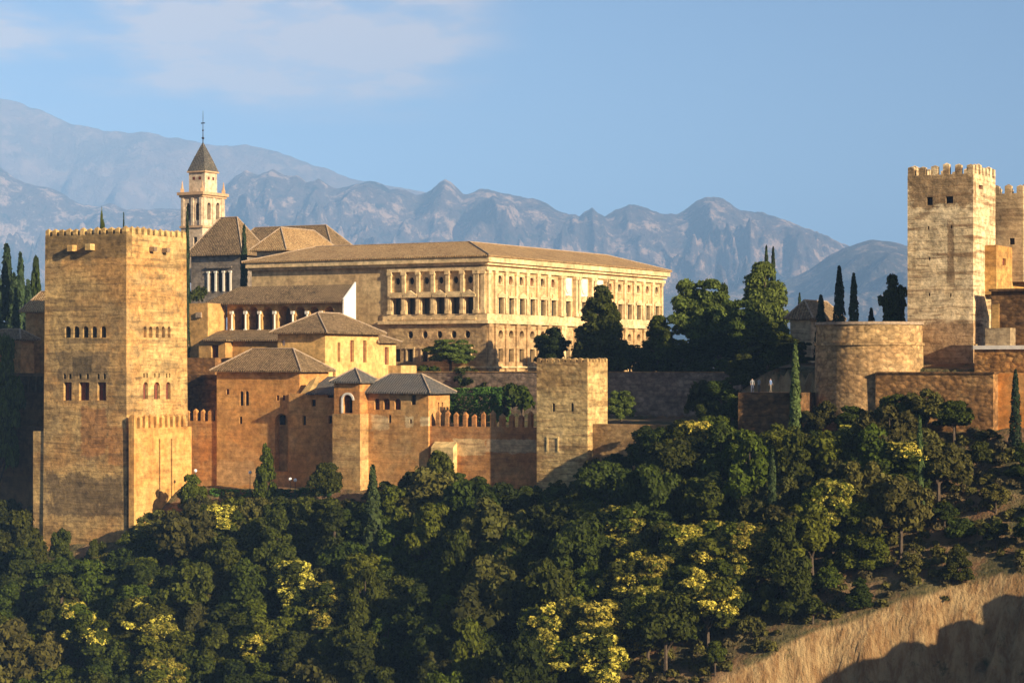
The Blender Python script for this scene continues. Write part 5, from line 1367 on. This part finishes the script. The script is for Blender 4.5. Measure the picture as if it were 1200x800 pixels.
def zone(px):
    for x, s in ((50, 'left of the huge tower'), (165, 'below the huge tower'), (300, 'below the sunlit bastion'), (400, 'below the tall orange house'), (505, 'below the arched turret'), (625, 'below the long red wall'), (715, 'below the small square tower'), (870, 'left of the brick terrace wall'), (960, 'below the brick terrace wall'), (1085, 'below the round bastion'), (9999, 'below the orange rampart')):
        if px < x: return s
kinds = {'dark': ('broadleaf_tree', 'dark green leafy tree'), 'mid': ('broadleaf_tree', 'mid green leafy tree'), 'olive': ('broadleaf_tree', 'olive green tree'), 'flower': ('blossoming_tree', 'yellow-blossomed green tree'), 'russet': ('broadleaf_tree', 'russet brown tree'), 'bush': ('shrub', 'low green shrub')}
ncount = {}
trees.sort(key=lambda q: q[1])
for t, d, p, z, px, pyb, h, k in trees:
    if k is None:
        u = random.random()
        if h < 3.0: k = 'bush' if u < .7 else 'olive'
        elif px < 130: k = 'olive' if u < .35 else ('mid' if u < .65 else 'dark')
        elif 380 < px < 860: k = 'dark' if u < .70 else ('mid' if u < .92 else 'olive')
        elif px >= 860: k = 'mid' if u < .55 else ('dark' if u < .75 else 'olive')
        else: k = 'dark' if u < .5 else ('mid' if u < .8 else 'olive')
    n = {'dark': 8, 'mid': 4, 'olive': 3, 'flower': 4, 'russet': 1, 'bush': 3}[k]
    row = 'upper edge' if d < 13 else ('upper half' if d < 24 else ('lower half' if d < 38 else 'bottom'))
    nm, txt = kinds[k]; zn = zone(px)
    lab = f'{txt} on the slope {zn}, {row}'
    w = max(2.6, h*random.uniform(.78, 1.0)) if k != 'bush' else h*random.uniform(1.0, 1.35)
    if k in ('dark', 'mid', 'flower') and h > 4.5: w = min(max(w, 4.5), 7.0)*random.uniform(.92, 1.15)
    plant(f'{k}{random.randrange(n)}', Vector((p.x, p.y, z)), h, w, nm, lab, 'shrub' if k == 'bush' else 'tree', f'{txt}s {zn}, {row}')
print('slope trees', len(trees))
# undergrowth nobody could count
cu, ru = [], []
for _ in range(6500):
    t, d = random.uniform(-64, 128), (random.uniform(4.2, 60) if random.random() < .7 else random.uniform(12, 42))
    if (-22 < t < .6 and d < 14.2) or (t-rt)**2+(d-rd)**2 < (rr_+1)**2: continue
    if t > 74 and d > cliff_d(t)+random.uniform(-1.5, 1.0): continue
    p = pt(t, d); px = 600+F*p.x/p.y
    if px < -40 or px > 1240: continue
    if px > 1120 and random.random() < .25: continue
    z = gz(p.x, p.y)
    r = random.uniform(.3, .85); 
    if CZ+(HY-lim(px)-6)/F*p.y < z+r: continue
    cu.append((p.x, p.y, z+r*.4)); ru.append(r)
cu = np.array(cu); o0 = np.array([0, 260, CZ-30]); 
half = len(cu)*2//3
for nm, sl, mt in (('undergrowth', slice(0, half), L_olive), ('dry_undergrowth', slice(half, None), L_dry)):
    me = quads_mesh(nm, *clump(cu[sl]-o0, np.array(ru)[sl], 20, .26), mt); o = bpy.data.objects.new(nm, me); C.objects.link(o); o.location = o0; o['kind'] = 'stuff'
# ------------------------------------------------------------------ people and lamps, a few pixels each
skin = plain('skin', (.45, .28, .20), .7, .1)
def person(p, face, shirt, legs, label, pose=0, h=1.7):
    k = h/1.7; me = bpy.data.meshes.new('person')
    sx = .19; a = .05*pose
    V_ = [(0,0,.95), (0,0,1.15), (0,.01,1.38), (0,.0,1.50), (0,-.01,1.62),
          (.09,0,.90), (.10,-.02+a,.50), (.11,.02-a,.06), (.11,-.12-a,.03),
          (-.09,0,.90), (-.10,-.02-a,.50), (-.11,.02+a,.06), (-.11,-.12+a,.03),
          (sx,0,1.40), (.25,-.02,1.14), (.24,-.12-a,.92), (.24,-.16-a,.84),
          (-sx,0,1.40), (-.25,-.02,1.14), (-.24,-.10+a*4,.92), (-.24,-.14+a*4,.84)]
    E_ = [(0,1),(1,2),(2,3),(3,4),(0,5),(5,6),(6,7),(7,8),(0,9),(9,10),(10,11),(11,12),(2,13),(13,14),(14,15),(15,16),(2,17),(17,18),(18,19),(19,20)]
    Rr = [.14,.13,.15,.055,.105,.095,.065,.045,.04,.095,.065,.045,.04,.06,.045,.035,.035,.06,.045,.035,.035]
    me.from_pydata([(x*k, y*k, z*k) for x, y, z in V_], E_, [])
    o = bpy.data.objects.new('person', me); C.objects.link(o)
    md = o.modifiers.new('s', 'SKIN'); me.skin_vertices or me.attributes
    if not me.skin_vertices: 
        return None
    for i, r in enumerate(Rr): me.skin_vertices[0].data[i].radius = (r*k, r*k*.8)
    me.skin_vertices[0].data[0].use_root = True
    ss = o.modifiers.new('b', 'SUBSURF'); ss.levels = 1; ss.render_levels = 1
    dg = bpy.context.evaluated_depsgraph_get(); nm = bpy.data.meshes.new_from_object(o.evaluated_get(dg)); o.modifiers.clear(); o.data = nm
    nm.materials.clear()
    for m_ in (skin, plain('shirt', shirt, .9, .1), plain('trousers', legs, .9, .1), plain('hair', (.04, .025, .015), .8, .1)): nm.materials.append(m_)
    for f in nm.polygons:
        c = f.center/k; f.material_index = 3 if (c.z > 1.63 or (c.z > 1.56 and c.y > .03)) else (0 if c.z > 1.46 or (c.z < 1.10 and abs(c.x) > .2) else (1 if c.z > .93 else 2)); f.use_smooth = True
    o.location = p; o.rotation_euler = (0, 0, face); tag(o, label, 'person'); return o
def ppl(px, d, zf, *a, **kw):
    t = tN(px, d); return person(pt(t, d, zf(t, d)), *a, **kw)
zBZ = lambda t, d: BZ.zt
ppl(881.5, 3.6, zBZ, .2, (.24, .24, .25), (.1, .12, .2), 'person in a white shirt on the brick terrace, left one')
ppl(889.5, 4.4, zBZ, -.6, (.30, .29, .28), (.06, .06, .07), 'person in a grey shirt on the brick terrace beside the white-shirted one', pose=1)
ppl(903, 4.0, zBZ, .9, (.15, .22, .4), (.25, .2, .15), 'person in a blue shirt on the right end of the brick terrace', pose=1)
gT = lambda t, d: gtd(t, d)
ppl(778, -23.6, gT, .3, (.55, .25, .22), (.1, .1, .12), 'person in a red shirt behind the parapet of the grey retaining wall')
ppl(821, -23.6, gT, -.4, (.26, .25, .25), (.2, .2, .25), 'person in white behind the right end of the grey parapet', pose=1)
globe = plain('white_globe', (.85, .85, .82), .3, .03)
for i, (px, py) in enumerate(((229, 553), (293, 555), (340, 563), (346, 564))):
    d = 6.0; t = tN(px, d); p = gp(t, d); zt_ = max(zz(py, t, d), p.z+1.6)
    th = thing('garden_lamp', ['white globe lamp by the sunlit bastion foot', 'white globe lamp left of the small fresh green tree', 'white globe lamp right of the small fresh green tree, left of a pair', 'white globe lamp right of the small fresh green tree, right of a pair'][i], 'lamp', p, 'globe lamps along the foot of the walls')
    m = MB(); m.tube((p.x, p.y, p.z-.2), (p.x, p.y, zt_), .05, .04, 6); m.build('post', M['metal'], th)
    m = MB()
    for a in range(6):
        for b_ in range(10):
            f0, f1 = math.pi*a/6-math.pi/2, math.pi*(a+1)/6-math.pi/2; g0_, g1_ = 2*math.pi*b_/10, 2*math.pi*(b_+1)/10
            q = lambda f, g: (p.x+.24*math.cos(f)*math.cos(g), p.y+.24*math.cos(f)*math.sin(g), zt_+.2+.24*math.sin(f))
            m.face([q(f0, g0_), q(f0, g1_), q(f1, g1_), q(f1, g0_)])
    m.build('globe', globe, th, smooth=True)

# ------------------------------------------------------------------ tidy up
for r in ROOTS:
    if '_w' in r: del r['_w']
